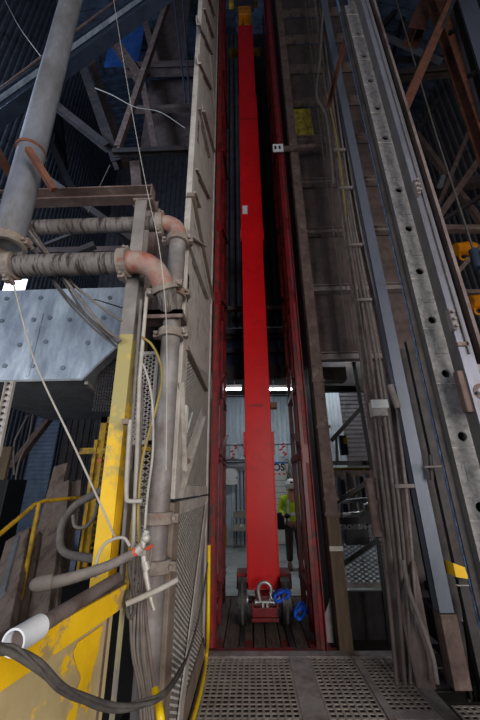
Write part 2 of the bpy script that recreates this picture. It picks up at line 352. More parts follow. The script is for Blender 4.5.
# ---- bogie
t = thing('rail_bogie', 'red wheeled bogie carrying the foot of the red beam', 'bogie', (bcx,5.3,.0))
cz = zb
part('cross_member', MB().b2((bcx-.37,5.36,cz-.02),(bcx+.4,5.72,cz+.17)), M['reddim'], t, bevel=.01)
part('bolster', MB().b2((bcx-.12,5.0,.16),(bcx+.12,5.7,cz-.003)), M['redfr'], t, bevel=.01)
part('nose_bracket', MB().b2((bcx-.16,4.93,.14),(bcx+.16,5.0,.24)).b2((bcx-.17,4.9,.10),(bcx+.17,5.02,.14)).b2((bcx-.17,4.9,.24),(bcx-.14,5.0,.3)).b2((bcx+.14,4.9,.24),(bcx+.17,5.0,.3)), M['redfr'], t, bevel=.006)
for s in (-1, 1):
    wx = bcx+s*.28
    w = part('wheel', MB().cyl((wx-.055,5.15,.265),(wx+.055,5.15,.265),.255,28), M['rubber'], t, bevel=.03)
    part('hub', MB().cyl((wx-.07,5.15,.265),(wx+.07,5.15,.265),.08,14), M['steel'], w)
    part('tyre_band', MB().ring((wx,5.15,.265),(1,0,0),.25,.262,.03,28), M['cable'], w)
part('axle', MB().cyl((bcx-.24,5.15,.265),(bcx+.24,5.15,.265),.03,10), M['darksteel'], t)
# ---- shackle
c = V((bcx+.005,4.98,.0)); zs0 = aY(265,604,4.98).z
t = thing('shackle', 'grey steel bow shackle hanging at the foot of the red beam', 'shackle', (c.x,c.y,zs0))
r = .085; pts = [(c.x-.06,c.y,zs0+.02),(c.x-.075,c.y,zs0+.09)]+[(c.x+r*math.cos(a),c.y,zs0+.15+r*math.sin(a)) for a in [math.pi*(1-k/6) for k in range(7)]]+[(c.x+.075,c.y,zs0+.09),(c.x+.06,c.y,zs0+.02)]
part('bow', MB().tube(pts,.022,10,sub=3), M['steel'], t)
part('pin', MB().cyl((c.x-.11,c.y,zs0+.02),(c.x+.11,c.y,zs0+.02),.02,10).cyl((c.x-.13,c.y,zs0+.02),(c.x-.1,c.y,zs0+.02),.034,8).cyl((c.x+.1,c.y,zs0+.02),(c.x+.12,c.y,zs0+.02),.034,8), M['steel'], t)
part('pin_plates', MB().b2((c.x-.04,c.y-.03,zs0-.09),(c.x-.015,c.y+.05,zs0+.04)).b2((c.x+.015,c.y-.03,zs0-.09),(c.x+.04,c.y+.05,zs0+.04)), M['steel'], t)
# ---- blue slings
def sling(u0, v0, Y, w, h, label, seed):
    r2 = random.Random(seed); o = aY(u0,v0,Y); mb = MB()
    pts = []
    for i in range(16): pts.append(o+V((math.cos(i*1.3)*w*(.55+.4*r2.random()), .06*math.sin(i*2.1), math.sin(i*1.3+.5)*h*(.5+.45*r2.random()))))
    mb.tube(pts,.022,8,sub=4)
    return solo('lifting_sling', mb, M['strap'], label, 'sling', 'blue slings on the bogie')
sling(281,595,4.95,.12,.065,'blue webbing sling bunched on the right wheel beside the shackle',3)
sling(300,612,4.85,.09,.09,'blue webbing sling lying loose right of the bogie wheel',5)
solo('chain_link', MB().tube([aY(270,593,4.94),aY(272,599,4.93),aY(277,600,4.92),aY(280,597,4.92)],.012,6,sub=3), M['steel'], 'short steel chain between the shackle and the blue sling', 'chain')
# ---- timber deck
edges = [-.52,-.34,-.15,.0,.14,.31,.47,.62,.86]
for i in range(8):
    a, b = edges[i]+.006, edges[i+1]-.006
    if abs((a+b)/2-(bcx-.28)) < .07 or abs((a+b)/2-(bcx+.28)) < .07: zt_ = -.02
    else: zt_ = -.005
    where = ['at the far left of the shaft, with a red end','second from the left','under the left wheel','left of the centre gap','under the shackle','under the right wheel','second from the right','at the far right of the shaft, with a red end'][i]
    t = thing('deck_timber', 'weathered deck timber '+where, 'timber', ((a+b)/2,5.4,-.16), 'deck timbers under the bogie')
    part('timber', MB().b2((a,4.5,-.16),(b,6.3,zt_)), M['timber'], t, bevel=.008)
    if i in (0,7,2,5): part('painted_end', MB().b2((a,4.5,zt_+.0005),(b,4.72,zt_+.006)).b2((a,4.485,-.1),(b,4.4995,zt_)), M['reddim'], t, 'worn red paint on the timber end')
solo('sill_beam', MB().ib((-.56,4.445,-.045),(.9,4.445,-.045),.08,.10), M['reddim'], 'dark red steel sill beam along the front of the timber deck', 'beam')
for s in (-1,1):
    x = bcx+s*.28
    solo('deck_rail', MB().b2((x-.03,4.49,-.008),(x+.03,6.3,.008)), M['darksteel'], 'worn flat rail under the %s bogie wheel' % ('left' if s < 0 else 'right'), 'rail', 'rails under the bogie')
# ================================================================== REAR BAY
for (u0,u1,l) in ((205,242,'lit fluorescent tube left of the red beam'),(266,302,'lit fluorescent tube right of the red beam')):
    a, b = aY(u0,390,8.4), aY(u1,388.5,8.4); a.z = b.z = (a.z+b.z)/2
    t = thing('strip_light', l, 'light', (a+b)/2+V((0,0,.06)), 'strip lights of the rear bay')
    part('fitting', MB().b2((a.x,8.34,a.z+.035),(b.x,8.46,a.z+.1)), M['darksteel'], t)
    part('tube', MB().cyl((a.x+.02,8.4,a.z),(b.x-.02,8.4,a.z),.026,10), M['tube'], t)
    part('hanger', MB().cyl((a.x+.2,8.4,a.z+.1),(a.x+.2,8.4,4.75),.008,6).cyl((b.x-.2,8.4,a.z+.1),(b.x-.2,8.4,4.75),.008,6), M['black'], t)
YW = 11.33
for v, h, l in ((396.5,.05,'thin dark rail near the top of the white rear wall'),(445,.03,'thin girt line half way up the white rear wall')):
    z = tz(v,YW); solo('wall_rail', MB().b2((-.9,YW-.03,z-h/2),(1.9,YW,z+h/2)), M['darksteel'], l, 'rail')
z = tz(464,YW); t = thing('cable_tray', 'grey cable tray with pipes across the rear wall above the chair', 'cable tray', (.3,YW-.1,z-.1))
part('tray', MB().b2((-.9,YW-.14,z-.1),(.4,YW-.03,z-.07)).b2((-.9,YW-.16,z-.1),(.4,YW-.14,z+.0)), M['galv'], t)
for k in range(3): part('pipe', MB().cyl((-.9,YW-.1,z-.02+k*.07),(.4,YW-.1,z-.02+k*.07),.022,8), M['darksteel' if k else 'galv'], t)
for i, u in enumerate((236,240,243.5,246)):
    a = aY(u,470,YW-.05); solo('wall_pipe', MB().cyl((a.x,YW-.04,.0),(a.x,YW-.04,a.z),.02+.008*(i%2),8), M['galv' if i%2 else 'bluesteel'], 'vertical pipe on the rear wall behind the folding chair, '+['leftmost','second from left','third from left','closest to the red beam'][i], 'pipe', 'vertical pipes on the rear wall')
def mark_sheet(name, u0, v0, u1, v1, label, Y, seed):
    a, b = aY(u0,v0,Y), aY(u1,v1,Y); r2 = random.Random(seed)
    t = thing(name, label, 'tag', ((a.x+b.x)/2,Y,b.z))
    part('sheet', MB().b2((a.x,Y,b.z),(b.x,Y+.008,a.z)), M['paper'], t)
    mb = MB()
    for k in range(5):
        x = r2.uniform(a.x,b.x-.05); z = b.z+(a.z-b.z)*(k+.2)/5.4
        mb.bar((x,Y-.003,z),(min(x+.1,b.x),Y-.003,z+r2.uniform(0,.08)),.004,.06)
    part('red_markings', mb, M['redprint'], t, 'red markings')
mark_sheet('notice','215 217'.split()[0] and 215.5,444,219,457,'small white notice with red marks at the left end of the rear wall',YW-.02,2)
mark_sheet('notice',230,443,237,458,'white notice with red marks above the hanging light beige seat shell',YW-.02,4)
mark_sheet('notice',279,442,287,456,'white notice with a red figure right of the red beam',YW-.02,6)
# hanging seat shell
a = aY(230.5,476,YW-.3); t = thing('folded_chair', 'pale beige chair hung high on the rear wall', 'chair', (a.x,YW-.15,a.z-.25))
sh = MB(); n = 12
def disc(mb, cx, cz, rx, rz, y, d, n=20, pw=2.6):
    P = []
    for k in range(n):
        c_, s_ = math.cos(2*math.pi*k/n), math.sin(2*math.pi*k/n)
        P.append((cx+rx*math.copysign(abs(c_)**(2/pw), c_), y, cz+rz*math.copysign(abs(s_)**(2/pw), s_)))
    return mb.poly(P, (0, d, 0))
part('backrest', disc(MB(), a.x, a.z+.07, .22, .17, YW-.2, .03), M['white'], t, bevel=.008)
part('seat', disc(MB(), a.x, a.z-.16, .24, .11, YW-.28, .06), M['white'], t, bevel=.008)
part('frame', MB().tube([(a.x-.2,YW-.15,a.z-.24),(a.x-.2,YW-.15,a.z+.26),(a.x+.2,YW-.15,a.z+.26),(a.x+.2,YW-.15,a.z-.24)],.012,8), M['chair'], t)
part('paper_label', MB().b2((a.x-.06,YW-.206,a.z+.04),(a.x+.04,YW-.2005,a.z+.12)), M['paper'], t)
# folding chair
a = aZ(240,548,0); cxx = a.x+.04; cy = a.y-.1
t = thing('folding_chair', 'beige steel folding chair standing on the floor left of the red beam', 'chair', (cxx,cy,0))
w = .22
for s in (-1,1):
    part('leg', MB().tube([(cxx+s*w,cy-.2,0),(cxx+s*w,cy+.12,.5),(cxx+s*w,cy+.2,.98)],.012,8), M['chair'], t)
    part('leg', MB().tube([(cxx+s*(w-.03),cy+.22,0),(cxx+s*(w-.03),cy-.12,.46)],.012,8), M['chair'], t)
part('backrest', disc(MB(), cxx, .88, .23, .11, cy+.15, .02), M['chair'], t, bevel=.005)
sp = MB(); sp.poly([(cxx-w,cy-.17,.46),(cxx+w,cy-.17,.46),(cxx+w,cy+.12,.62),(cxx-w,cy+.12,.62)],(0,.004,.02)); part('seat', sp, M['chair'], t)
part('stretcher', MB().cyl((cxx-w,cy-.13,.12),(cxx+w,cy-.13,.12),.01,6).cyl((cxx-w,cy-.06,.22),(cxx+w,cy-.06,.22),.01,6).cyl((cxx-w,cy-.03,.3),(cxx+w,cy-.03,.3),.01,6), M['chair'], t)
part('paper_label', MB().b2((cxx-.02,cy+.0,.53),(cxx+.09,cy+.02,.63)), M['paper'], t)
a, b = aY(222,497,9.2), aZ(226.5,547,0); solo('yellow_bar', MB().tube([a, (b.x-.02,b.y,.5), (b.x,b.y,.02)],.025,8), M['hosey'], 'thin bright yellow bar leaning at the left edge of the rear bay', 'bar')
# whiteboard sign
a, b = aY(268,462,YW-.06), aY(293,544,YW-.06)
t = thing('whiteboard_sign', 'white sign board with black letters, red dots and ruled lines behind the worker', 'sign', ((a.x+b.x)/2,YW-.06,b.z))
part('board', MB().b2((a.x,YW-.06,b.z),(b.x,YW-.03,a.z)), M['white'], t)
part('top_band', MB().b2((a.x,YW-.064,a.z-.06),(b.x,YW-.0605,a.z)), M['bluepanel'], t)
def text(s, size, loc, parent, m, name='lettering', label=None):
    cu = bpy.data.curves.new(name,'FONT'); cu.body = s; cu.size = size; cu.extrude = .003; cu.offset = .008; cu.align_x = 'CENTER'
    o = bpy.data.objects.new(name+'_c', cu); COL.objects.link(o)
    dg = bpy.context.evaluated_depsgraph_get(); me = bpy.data.meshes.new_from_object(o.evaluated_get(dg)); bpy.data.objects.remove(o)
    R = Matrix.Rotation(math.pi/2,4,'X'); me.transform(R); o = bpy.data.objects.new(name, me); COL.objects.link(o); o.parent = parent
    o.location = V(loc)-wpos(parent); me.materials.clear(); me.materials.append(m)
    if label: o['label'] = label
c = aY(279.0,470.5,YW-.066); text('OS', .30, (c.x,YW-.066,c.z), t, M['blackink'], label='black letters')
mb = MB()
for k in range(4):
    q = aY(275+k*4.6,474,YW-.066); mb.b2((q.x-.04,YW-.066,q.z-.03),(q.x+.03,YW-.062,q.z+.03))
part('red_squares', mb, M['valvered'], t)
mb = MB()
for v in (481,487,493,499,505,511,517,523): z = tz(v,YW); mb.b2((a.x,YW-.065,z-.008),(b.x,YW-.061,z+.008))
part('ruled_lines', mb, M['galv'], t)
# tan rope hanks by the sign
for i,(u,l) in enumerate(((286.5,'tan coiled rope hanging left of the white hard hat'),(292,'tan coiled rope hanging above the white hard hat'))):
    a = aY(u,457,YW-.25); mb = MB()
    pts = []
    for k in range(17): pts.append((a.x+.07*math.sin(k*math.pi/2),YW-.2+.03*math.sin(k*1.3),a.z-.55+.5*math.cos(k*math.pi/4)))
    mb.tube(pts,.012,6,sub=3); solo('rope_coil', mb, M['cabley'], l, 'rope', 'rope coils on the rear wall')
solo('ceiling_fitting', MB().b2(aY(271,406,10)-V((0,0,.05)),aY(277,402,10)+V((0,.3,0))), M['rustor'], 'small brown fitting hanging under the right strip light', 'fitting')
solo('yellow_block', MB().b2(aY(285,541,11.2)-V((0,.2,.0)),aY(300,547,11.2)), M['steel'], 'low pale kerb rail at the foot of the rear wall', 'rail')
# ---- pipes/dark back of rear bay left
# ================================================================== WORKER
def skin(name, vs, es, rs, m, parent, sub=2, root=0, label=None):
    import bmesh
    off = wpos(parent); bm = bmesh.new(); L = bm.verts.layers.skin.verify(); bv_ = []
    for i, (p, r) in enumerate(zip(vs, rs)):
        x = bm.verts.new(V(p)-off); x[L].radius = r if isinstance(r, tuple) else (r, r); x[L].use_root = (i == root); bv_.append(x)
    for a, b in es: bm.edges.new((bv_[a], bv_[b]))
    me = bpy.data.meshes.new(name); bm.to_mesh(me); bm.free()
    o = bpy.data.objects.new(name, me); COL.objects.link(o); o.parent = parent; me.materials.append(m)
    k = o.modifiers.new('skin','SKIN'); k.use_smooth_shade = True; q = o.modifiers.new('sub','SUBSURF'); q.levels = q.render_levels = sub
    if label: o['label'] = label
    return o
f = aZ(290,569,0); bx, by = f.x+.12, 8.1
t = thing('person', 'person in hi-vis jacket and white hard hat standing behind the red beam', 'person', (bx,by,0))
def W(x, y, z): return (bx+x, by+y, z)
body = skin('body', [W(0,0,.95),W(0,0,1.2),W(0,0,1.42),W(0,-.01,1.52),W(0,-.03,1.62),W(0,-.03,1.70),
  W(-.1,0,.9),W(-.11,-.01,.5),W(-.12,.02,.1),W(-.12,-.08,.06),W(.1,0,.9),W(.11,-.01,.5),W(.12,.02,.1),W(.12,-.08,.06),
  W(-.2,0,1.40),W(-.27,.02,1.13),W(-.2,-.2,1.05),W(-.16,-.27,1.06), W(.2,0,1.40),W(.28,.02,1.13),W(.26,-.1,.9),W(.26,-.14,.82)],
  [(0,1),(1,2),(2,3),(3,4),(4,5),(0,6),(6,7),(7,8),(8,9),(0,10),(10,11),(11,12),(12,13),(2,14),(14,15),(15,16),(16,17),(2,18),(18,19),(19,20),(20,21)],
  [.13,.13,.13,.055,.09,.085,.085,.06,.04,.035,.085,.06,.04,.035,.06,.045,.035,.03,.06,.045,.035,.03], M['skin'], t)
for s, hx, hy, hz in ((-1,-.16,-.28,1.06),(1,.26,-.15,.80)):
    for k in range(4):
        o = (k-1.5)*.02
        if s < 0: vs = [W(hx+.0,hy,hz+o),W(hx+.05,hy-.04,hz+o),W(hx+.08,hy-.03,hz+o-.01)]
        else: vs = [W(hx+o,hy,hz),W(hx+o,hy-.02,hz-.06),W(hx+o,hy-.0,hz-.09+.006*k)]
        skin('finger', vs, [(0,1),(1,2)], [.010,.009,.008], M['darkcloth'], t, 1)
    skin('thumb', [W(hx,hy,hz),W(hx+.03,hy-.03,hz+.04)], [(0,1)], [.012,.009], M['darkcloth'], t, 1)
skin('jacket', [W(0,0,.88),W(0,0,1.15),W(0,0,1.40),W(0,0,1.48),W(-.2,0,1.41),W(-.27,.02,1.13),W(-.21,-.17,1.055),W(.2,0,1.41),W(.28,.02,1.13),W(.265,-.08,.92)],
  [(0,1),(1,2),(2,3),(2,4),(4,5),(5,6),(2,7),(7,8),(8,9)], [(.2,.15),(.19,.14),(.18,.13),.08,.085,.07,.055,.085,.07,.055], M['hivis'], t)
tp = MB()
def ell(z, rx, ry, h, x=0):
    n = 24; return [W(x+rx*math.cos(2*math.pi*k/n), ry*math.sin(2*math.pi*k/n), z) for k in range(n)]
tp.poly(ell(1.06,.215,.165,.05),(0,0,.05)); part('reflective_band', tp, M['silver'], t)
mb = MB()
for s in (-1,1): mb.b2(W(s*.11-.02,-.175,.95),W(s*.11+.02,-.14,1.38))
part('reflective_stripes', mb, M['silver'], t)
skin('trousers', [W(0,0,.93),W(-.1,0,.82),W(-.11,-.01,.5),W(-.12,.02,.14),W(.1,0,.82),W(.11,-.01,.5),W(.12,.02,.14)],
  [(0,1),(1,2),(2,3),(0,4),(4,5),(5,6)], [(.17,.13),.11,.085,.075,.11,.085,.075], M['trousers'], t)
for s in (-1,1):
    skin('boot', [W(s*.12,.03,.14),W(s*.12,.03,.05),W(s*.125,-.08,.045),W(s*.13,-.17,.04)], [(0,1),(1,2),(2,3)], [.06,.055,.05,.04], M['boots'], t)
hd = W(0,-.03,1.66)
part('face', MB().sph(W(0,-.12,1.645),.018,8,(.8,1,1.4)).sph(W(-.093,-.03,1.655),.03,8,(.4,.7,1)).sph(W(.093,-.03,1.655),.03,8,(.4,.7,1)), M['skin'], body)
part('eyes', MB().sph(W(-.035,-.108,1.672),.012,8).sph(W(.035,-.108,1.672),.012,8), M['darkcloth'], body)
part('mouth', MB().b2(W(-.03,-.122,1.598),W(.03,-.1,1.606)), M['redprint'], body)
part('beard_shadow', MB().sph(W(0,-.055,1.585),.06,10,(1,1,.6)), M['trousers'], body)
hh = part('hard_hat', MB().sph(W(0,-.03,1.71),.14,16,(.95,1.12,.85)).sph(W(0,-.1,1.70),.13,16,(.95,1.1,.12)), M['white'], t, 'white hard hat')
part('headlamp', MB().b2(W(-.03,-.21,1.72),W(.03,-.17,1.76)), M['black'], hh)
part('gloves', MB().sph(W(-.16,-.26,1.06),.055,10,(1,1.1,1)).sph(W(.26,-.14,.83),.05,10,(.8,1,1.3)), M['darkcloth'], t)
solo('shoulder_bag', MB().b2(W(-.36,-.16,.78),W(-.2,-.02,1.12)), M['darkcloth'], 'black bag held at the worker\'s side', 'bag', bevel=.03)
# ================================================================== LEFT SIDE
XG = -.53
def G(u, v, dx=0): return aX(u, v, XG+dx)
def expmesh(mb, o, a, b, w, h, pitch, slope, wid, th, n):
    """diamond mesh of thin bars in the rectangle o + s*a + t*b"""
    o, a, b, n = V(o), V(a).normalized(), V(b).normalized(), V(n)
    for sg in (1, -1):
        c = -slope*w if sg > 0 else 0
        while c < h+(0 if sg > 0 else slope*w):
            P = []
            # line t = c + sg*slope*s
            s0, s1 = 0, w
            t0, t1 = c+sg*slope*s0, c+sg*slope*s1
            lo, hi = 0, h
            def cl(s_, t_, tt): return (s_+(tt-t_)/(sg*slope), tt)
            p0, p1 = (s0, t0), (s1, t1)
            if max(t0, t1) > lo and min(t0, t1) < hi:
                if p0[1] < lo: p0 = cl(*p0, lo)
                if p0[1] > hi: p0 = cl(*p0, hi)
                if p1[1] < lo: p1 = cl(*p1, lo)
                if p1[1] > hi: p1 = cl(*p1, hi)
                if abs(p1[0]-p0[0]) > .005:
                    mb.bar(o+a*p0[0]+b*p0[1], o+a*p1[0]+b*p1[1], wid, th, up=n)
            c += pitch
Y0, Y1 = 2.37, 4.28
zA, zB, zC = 1.56, 4.30, 8.6
def gate_panel(z0, z1, label, kind):
    t = thing('guard_gate_panel', label, 'gate panel', (XG, (Y0+Y1)/2, z0), 'stacked panels of the tall guard gate')
    part('stile', MB().b2((XG-.04,Y0,z0),(XG+.02,Y0+(.2 if kind < 2 else .32),z1)), M['gatest' if kind < 1 else 'gate'], t, 'rough rust-stained near stile' if kind < 1 else None, bevel=.008)
    part('stile', MB().b2((XG-.04,Y1-.09,z0),(XG+.02,Y1,z1)), M['gate'], t, bevel=.004)
    part('rail', MB().b2((XG-.03,Y0+.13,z0),(XG+.015,Y1-.09,z0+.09)), M['gate'], t)
    part('rail', MB().b2((XG-.03,Y0+.13,z1-.09),(XG+.015,Y1-.09,z1)), M['gate'], t)
    return t
g1 = gate_panel(.02, zA, 'lowest gate panel with full mesh and a wide grey diagonal brace', 0)
mb = MB(); expmesh(mb, (XG,Y0+.12,.1), (0,1,0), (0,0,1), Y1-Y0-.17, zA-.18, .036, .5, .019, .004, (1,0,0)); part('mesh', mb, M['mesh'], g1)
part('brace', MB().bar((XG+.02,Y0+.5,.12),(XG+.02,Y1-.14,zA-.1),.16,.012,up=(1,0,0)), M['gate'], g1)
part('kick_plate', MB().b2((XG+.005,Y0+.13,.02),(XG+.02,Y1-.09,.2)), M['gatest'], g1)
g2 = gate_panel(zA+.02, zB, 'middle gate panel, mesh below and solid plate above', 1)
zm = 3.05
mb = MB(); expmesh(mb, (XG,Y0+.12,zA+.08), (0,1,0), (0,0,1), Y1-Y0-.17, zm-zA, .036, .5, .019, .004, (1,0,0)); part('mesh', mb, M['mesh'], g2)
part('plate', MB().poly([(XG-.002,Y0+.13,zm-.35),(XG-.002,Y1-.09,zm+.02),(XG-.002,Y1-.09,zB-.09),(XG-.002,Y0+.13,zB-.09)],(.006,0,0)), M['gate'], g2)
def gbar(t, u0, v0, u1, v1, w, name='brace', m='gate', d=.02):
    part(name, MB().prof(G(u0,v0,d),G(u1,v1,d),[(-w/2,-.012),(w/2,-.012),(w/2,.03),(w/2-.01,.03),(w/2-.01,-.002),(-w/2,-.002)],up=(1,0,0)), M[m], t)
gbar(g2, 186,345,206,388,.09,'edge_angle','gatest'); gbar(g2, 187,240,207,296,.10); gbar(g2, 178,490,203,412,.13,'brace','gate'); gbar(g2, 181,382,184,470,.05,'hinge_strip')
p = G(186,421,.02); part('latch', MB().b2((XG+.01,p.y-.06,p.z-.12),(XG+.03,p.y+.03,p.z+.12)), M['white'], g2, 'white latch plate')
part('latch_handle', MB().cyl((XG+.03,p.y,p.z-.1),(XG+.06,p.y+.05,p.z+.08),.012,8), M['steel'], g2)
part('bolt', MB().cyl(G(188,461,.02),G(188,461,.05),.022,8), M['rust'], g2)
p = G(187,288,.01); part('handle', MB().b2((XG+.005,p.y-.03,p.z-.14),(XG+.02,p.y+.03,p.z+.14)), M['white'], g2, 'pale handle plate'); 
g3 = gate_panel(zB+.02, zC, 'third gate panel up, solid plate with steep angle braces', 2)
part('plate', MB().b2((XG-.002,Y0+.13,zB+.1),(XG+.004,Y1-.09,zC-.09)), M['gate'], g3)
part('edge_angle', MB().b2((XG-.02,Y0-.02,zB-.0),(XG+.05,Y1,zB+.045)), M['gatest'], g3)
for a in ((187,232,205,245,.06),(195,165,209,196,.09),(198,105,209,155,.09),(203,108,214,150,.08),(193,190,199,206,.05)): gbar(g3, *a)
p = G(197,132,.01); part('lifting_lug', MB().b2((XG+.005,p.y-.03,p.z-.15),(XG+.03,p.y+.03,p.z+.15)), M['rust'], g3)
g4 = gate_panel(zC+.02, 15.6, 'topmost gate panel, rusty stained plate rising to the top of the picture', 3)
part('plate', MB().b2((XG-.002,Y0+.13,zC+.1),(XG+.004,Y1-.09,15.5)), M['gate'], g4)
for a in ((198,58,211,86,.10),(203,2,213,33,.14),(207,-12,214,12,.12),(197,20,212,52,.08)): gbar(g4, *a)
# ---- vertical pipe run + back horizontal
PY = 2.25; PX = -.583; r = .07
zt = aY(176,228,PY).z; zel = zt
def coupling(t, c, ax, r, w=.06, n=3):
    f = part('coupling', MB().ring(c, ax, r*.9, r+.026, w, 22), M['flange'], t, bevel=.006)
    c, ax = V(c), V(ax).normalized(); x = ax.cross(V((0,1,0))) if abs(ax.y) < .9 else V((1,0,0)); x.normalize(); y = ax.cross(x)
    for s in (-1, 1):
        q = c+x*s*(r+.035); mb = MB(); mb.box(q, (.05,.05,.05)); mb.cyl(q-y*.05, q+y*.05, .012, 8); mb.sph(q-y*.05, .02, 8)
        part('coupling_bolt', mb, M['flange'], f)
t = thing('pipe_run', 'dusty pipe passing behind the grey post and turning down beside the gate', 'pipe', (PX,PY,0))
lx = aY(8,228,PY).x
zp = aY(120,225,PY).z
part('horizontal_pipe', MB().cyl((lx-.6,PY,zp),(PX-.17,PY,zp),.066,20), M['pipe'], t)
el = [(PX-.17,PY,zp),(PX-.1,PY,zp-.005),(PX-.03,PY,zp-.05),(PX,PY,zp-.12),(PX,PY,zp-.2)]
part('elbow', MB().tube(el,.072,18,sub=4), M['redpipe'], t)
part('vertical_pipe', MB().cyl((PX,PY,-.1),(PX,PY,zp-.2),.07,20), M['galvd'], t)
coupling(t,(PX-.17,PY,zp),(1,0,0),.07); coupling(t,(PX,PY,zp-.2),(0,0,1),.073)
for v in (292,333,517,565): z = tz(v,PY); coupling(t,(PX,PY,z),(0,0,1),.073,.07)
z = tz(314,PY); solo('pipe_bracket', MB().b2((PX-.22,PY-.1,z-.04),(PX+.1,PY+.1,z)).b2((PX-.22,PY-.1,z-.07),(PX+.1,PY-.085,z)), M['rust'], 'rusty flat bracket shelf under the pipe junction beside the gate', 'bracket')
# ---- front horizontal pipe
QY = 2.0
t = thing('pipe_run', 'thick dusty pipe crossing in front of the grey post with a red-stained elbow', 'pipe', (aY(60,264,QY).x,QY,aY(60,264,QY).z))
a, b = aY(12,266,QY), aY(124,263,QY); a.z = b.z = (a.z+b.z)/2
part('horizontal_pipe', MB().cyl(a,b,.083,22), M['pipe'], t)
c = aY(168,316,PY)
e = [b, b+V((.12,.0,.0)), b+V((.23,.03,-.05)), b+V((.30,.10,-.17)), (V((PX-.02,PY-.03,c.z))+b+V((.30,.10,-.17)))/2, V((PX-.02,PY-.03,c.z+.0))]
part('elbow', MB().tube(e[:4],.085,20,sub=5), M['redpipe'], t)
part('reducer', MB().tube(e[3:],[.085,.07],20,sub=2), M['pipe'], t)
coupling(t,b,(1,0,0),.083,.07); coupling(t,e[3],(.3,.45,-.85),.08,.045)
coupling(t,a+V((.0,0,0)),(1,0,0),.083,.08)
tb = a+V((-.1,-.05,0))
part('tee', MB().tube([a, a+V((-.08,-.02,.0)), a+V((-.14,-.08,.06)), a+V((-.16,-.12,.16))],.09,18,sub=4).cyl(a+V((-.02,0,0)),a+V((-.6,0,-.02)),.09,18), M['redpipe'], t)
# ---- tall leaning pipe
a2, b2_ = aY(8,244,1.85), aY(79,-30,1.85)
t = thing('standpipe', 'large grey galvanised pipe rising out of the top left of the picture', 'pipe', a2)
part('pipe', MB().cyl(a2, b2_, .103, 28), M['galv'], t)
coupling(t, a2+V((0,0,0)), b2_-a2, .103, .07)
k = aY(31,152,1.85); d = (b2_-a2).normalized()
part('clamp_band', MB().ring(k, d, .1, .112, .03, 24), M['rustor'], t)
solo('square_brace', MB().bar(aY(28,149,1.66),aY(54,190,1.80),.045,.045), M['rustor'], 'orange rusty square tube clamped across the tall grey pipe', 'brace')
solo('square_brace', MB().bar(aY(-8,142,1.9),aY(12,178,2.3),.055,.055), M['rustor'], 'orange rusty square tube at the left picture edge beside the tall grey pipe', 'brace')
solo('clamp_stub', MB().cyl(aY(34,157,2.0),aY(45,159.5,2.0),.018,8), M['flange'], 'short pale pipe stub poking out right of the tall grey pipe', 'pipe stub')
# ---- header channel + post
HY = 2.2
a, b = aY(2,197,HY), aY(152,197,HY); a.z = b.z = (a.z+b.z)/2
t = thing('header_channel', 'rusty pinkish steel channel spanning from the tall pipe to the top of the grey post', 'beam', (a+b)/2)
part('channel', MB().ch(a,b,.10,.13,.012), M['rust'], t)
part('end_plate', MB().b2((b.x,HY-.055,b.z-.07),(b.x+.01,HY+.055,b.z+.07)), M['rust'], t)
part('bolt_hole', MB().cyl((b.x-.05,HY+.036,b.z-.03),(b.x-.05,HY+.045,b.z-.03),.01,8), M['black'], t)
p0, p1 = aY(143.5,206,HY), aY(97,640,HY)
def pl(v): # point on post axis at image row v
    s0, s1 = 0, 1
    for _ in range(40):
        m_ = (s0+s1)/2; q = p0.lerp(p1, m_); qc = RC.transposed() @ (q-O); vv = 360-F*qc.y/-qc.z
        if vv < v: s0 = m_
        else: s1 = m_
    return p0.lerp(p1, s0)
t = thing('channel_post', 'steel post painted yellow below and bare grey above, left of the dusty pipe', 'post', (p1.x,p1.y,p1.z))
for v0, v1, m, l in ((206,338,'postg','bare grey upper part'),(338,640,'ypost','yellow lower part, dusty and faded near its top')):
    part('post_section', MB().ib(pl(v1),pl(v0),.10,.13,.014,up=(0,-1,0)), M[m], t, l)
part('cleat', MB().b2(pl(206)+V((-.07,-.07,-.0)),pl(206)+V((.1,.07,.02))), M['rust'], t)
solo('rear_post', MB().ib(aY(155,205,2.75),aY(128,470,2.75),.10,.10,.01,up=(0,-1,0)), M['rust'], 'brown rusty post just behind the grey and yellow post', 'post')
c0, c1 = aY(147,292,2.12), aY(133,560,2.12)
solo('cable_conduit', MB().tube([c0,aY(139.5,380,2.12),c1],.014,8), M['cablel'], 'pale conduit clipped down the right edge of the yellow post', 'conduit')
solo('cable_conduit', MB().tube([aY(141,300,2.13),aY(134,400,2.13),aY(124.5,520,2.13),aY(121,580,2.13)],.012,8), M['cableg'], 'grey conduit running down the web of the yellow post', 'conduit')
solo('conduit_hook', MB().tube([aY(130,420,2.05),aY(127,470,2.05),aY(126.5,497,2.05),aY(129,501,2.05),aY(142,501,2.05)],.013,8,sub=4), M['cablel'], 'pale J-shaped conduit end beside the yellow post', 'conduit')
solo('conduit_clamp', MB().b2(aY(121,424,2.03),aY(131,420,2.08)), M['flange'], 'small clamp with bolts on the conduit beside the yellow post', 'clamp', bevel=.004)
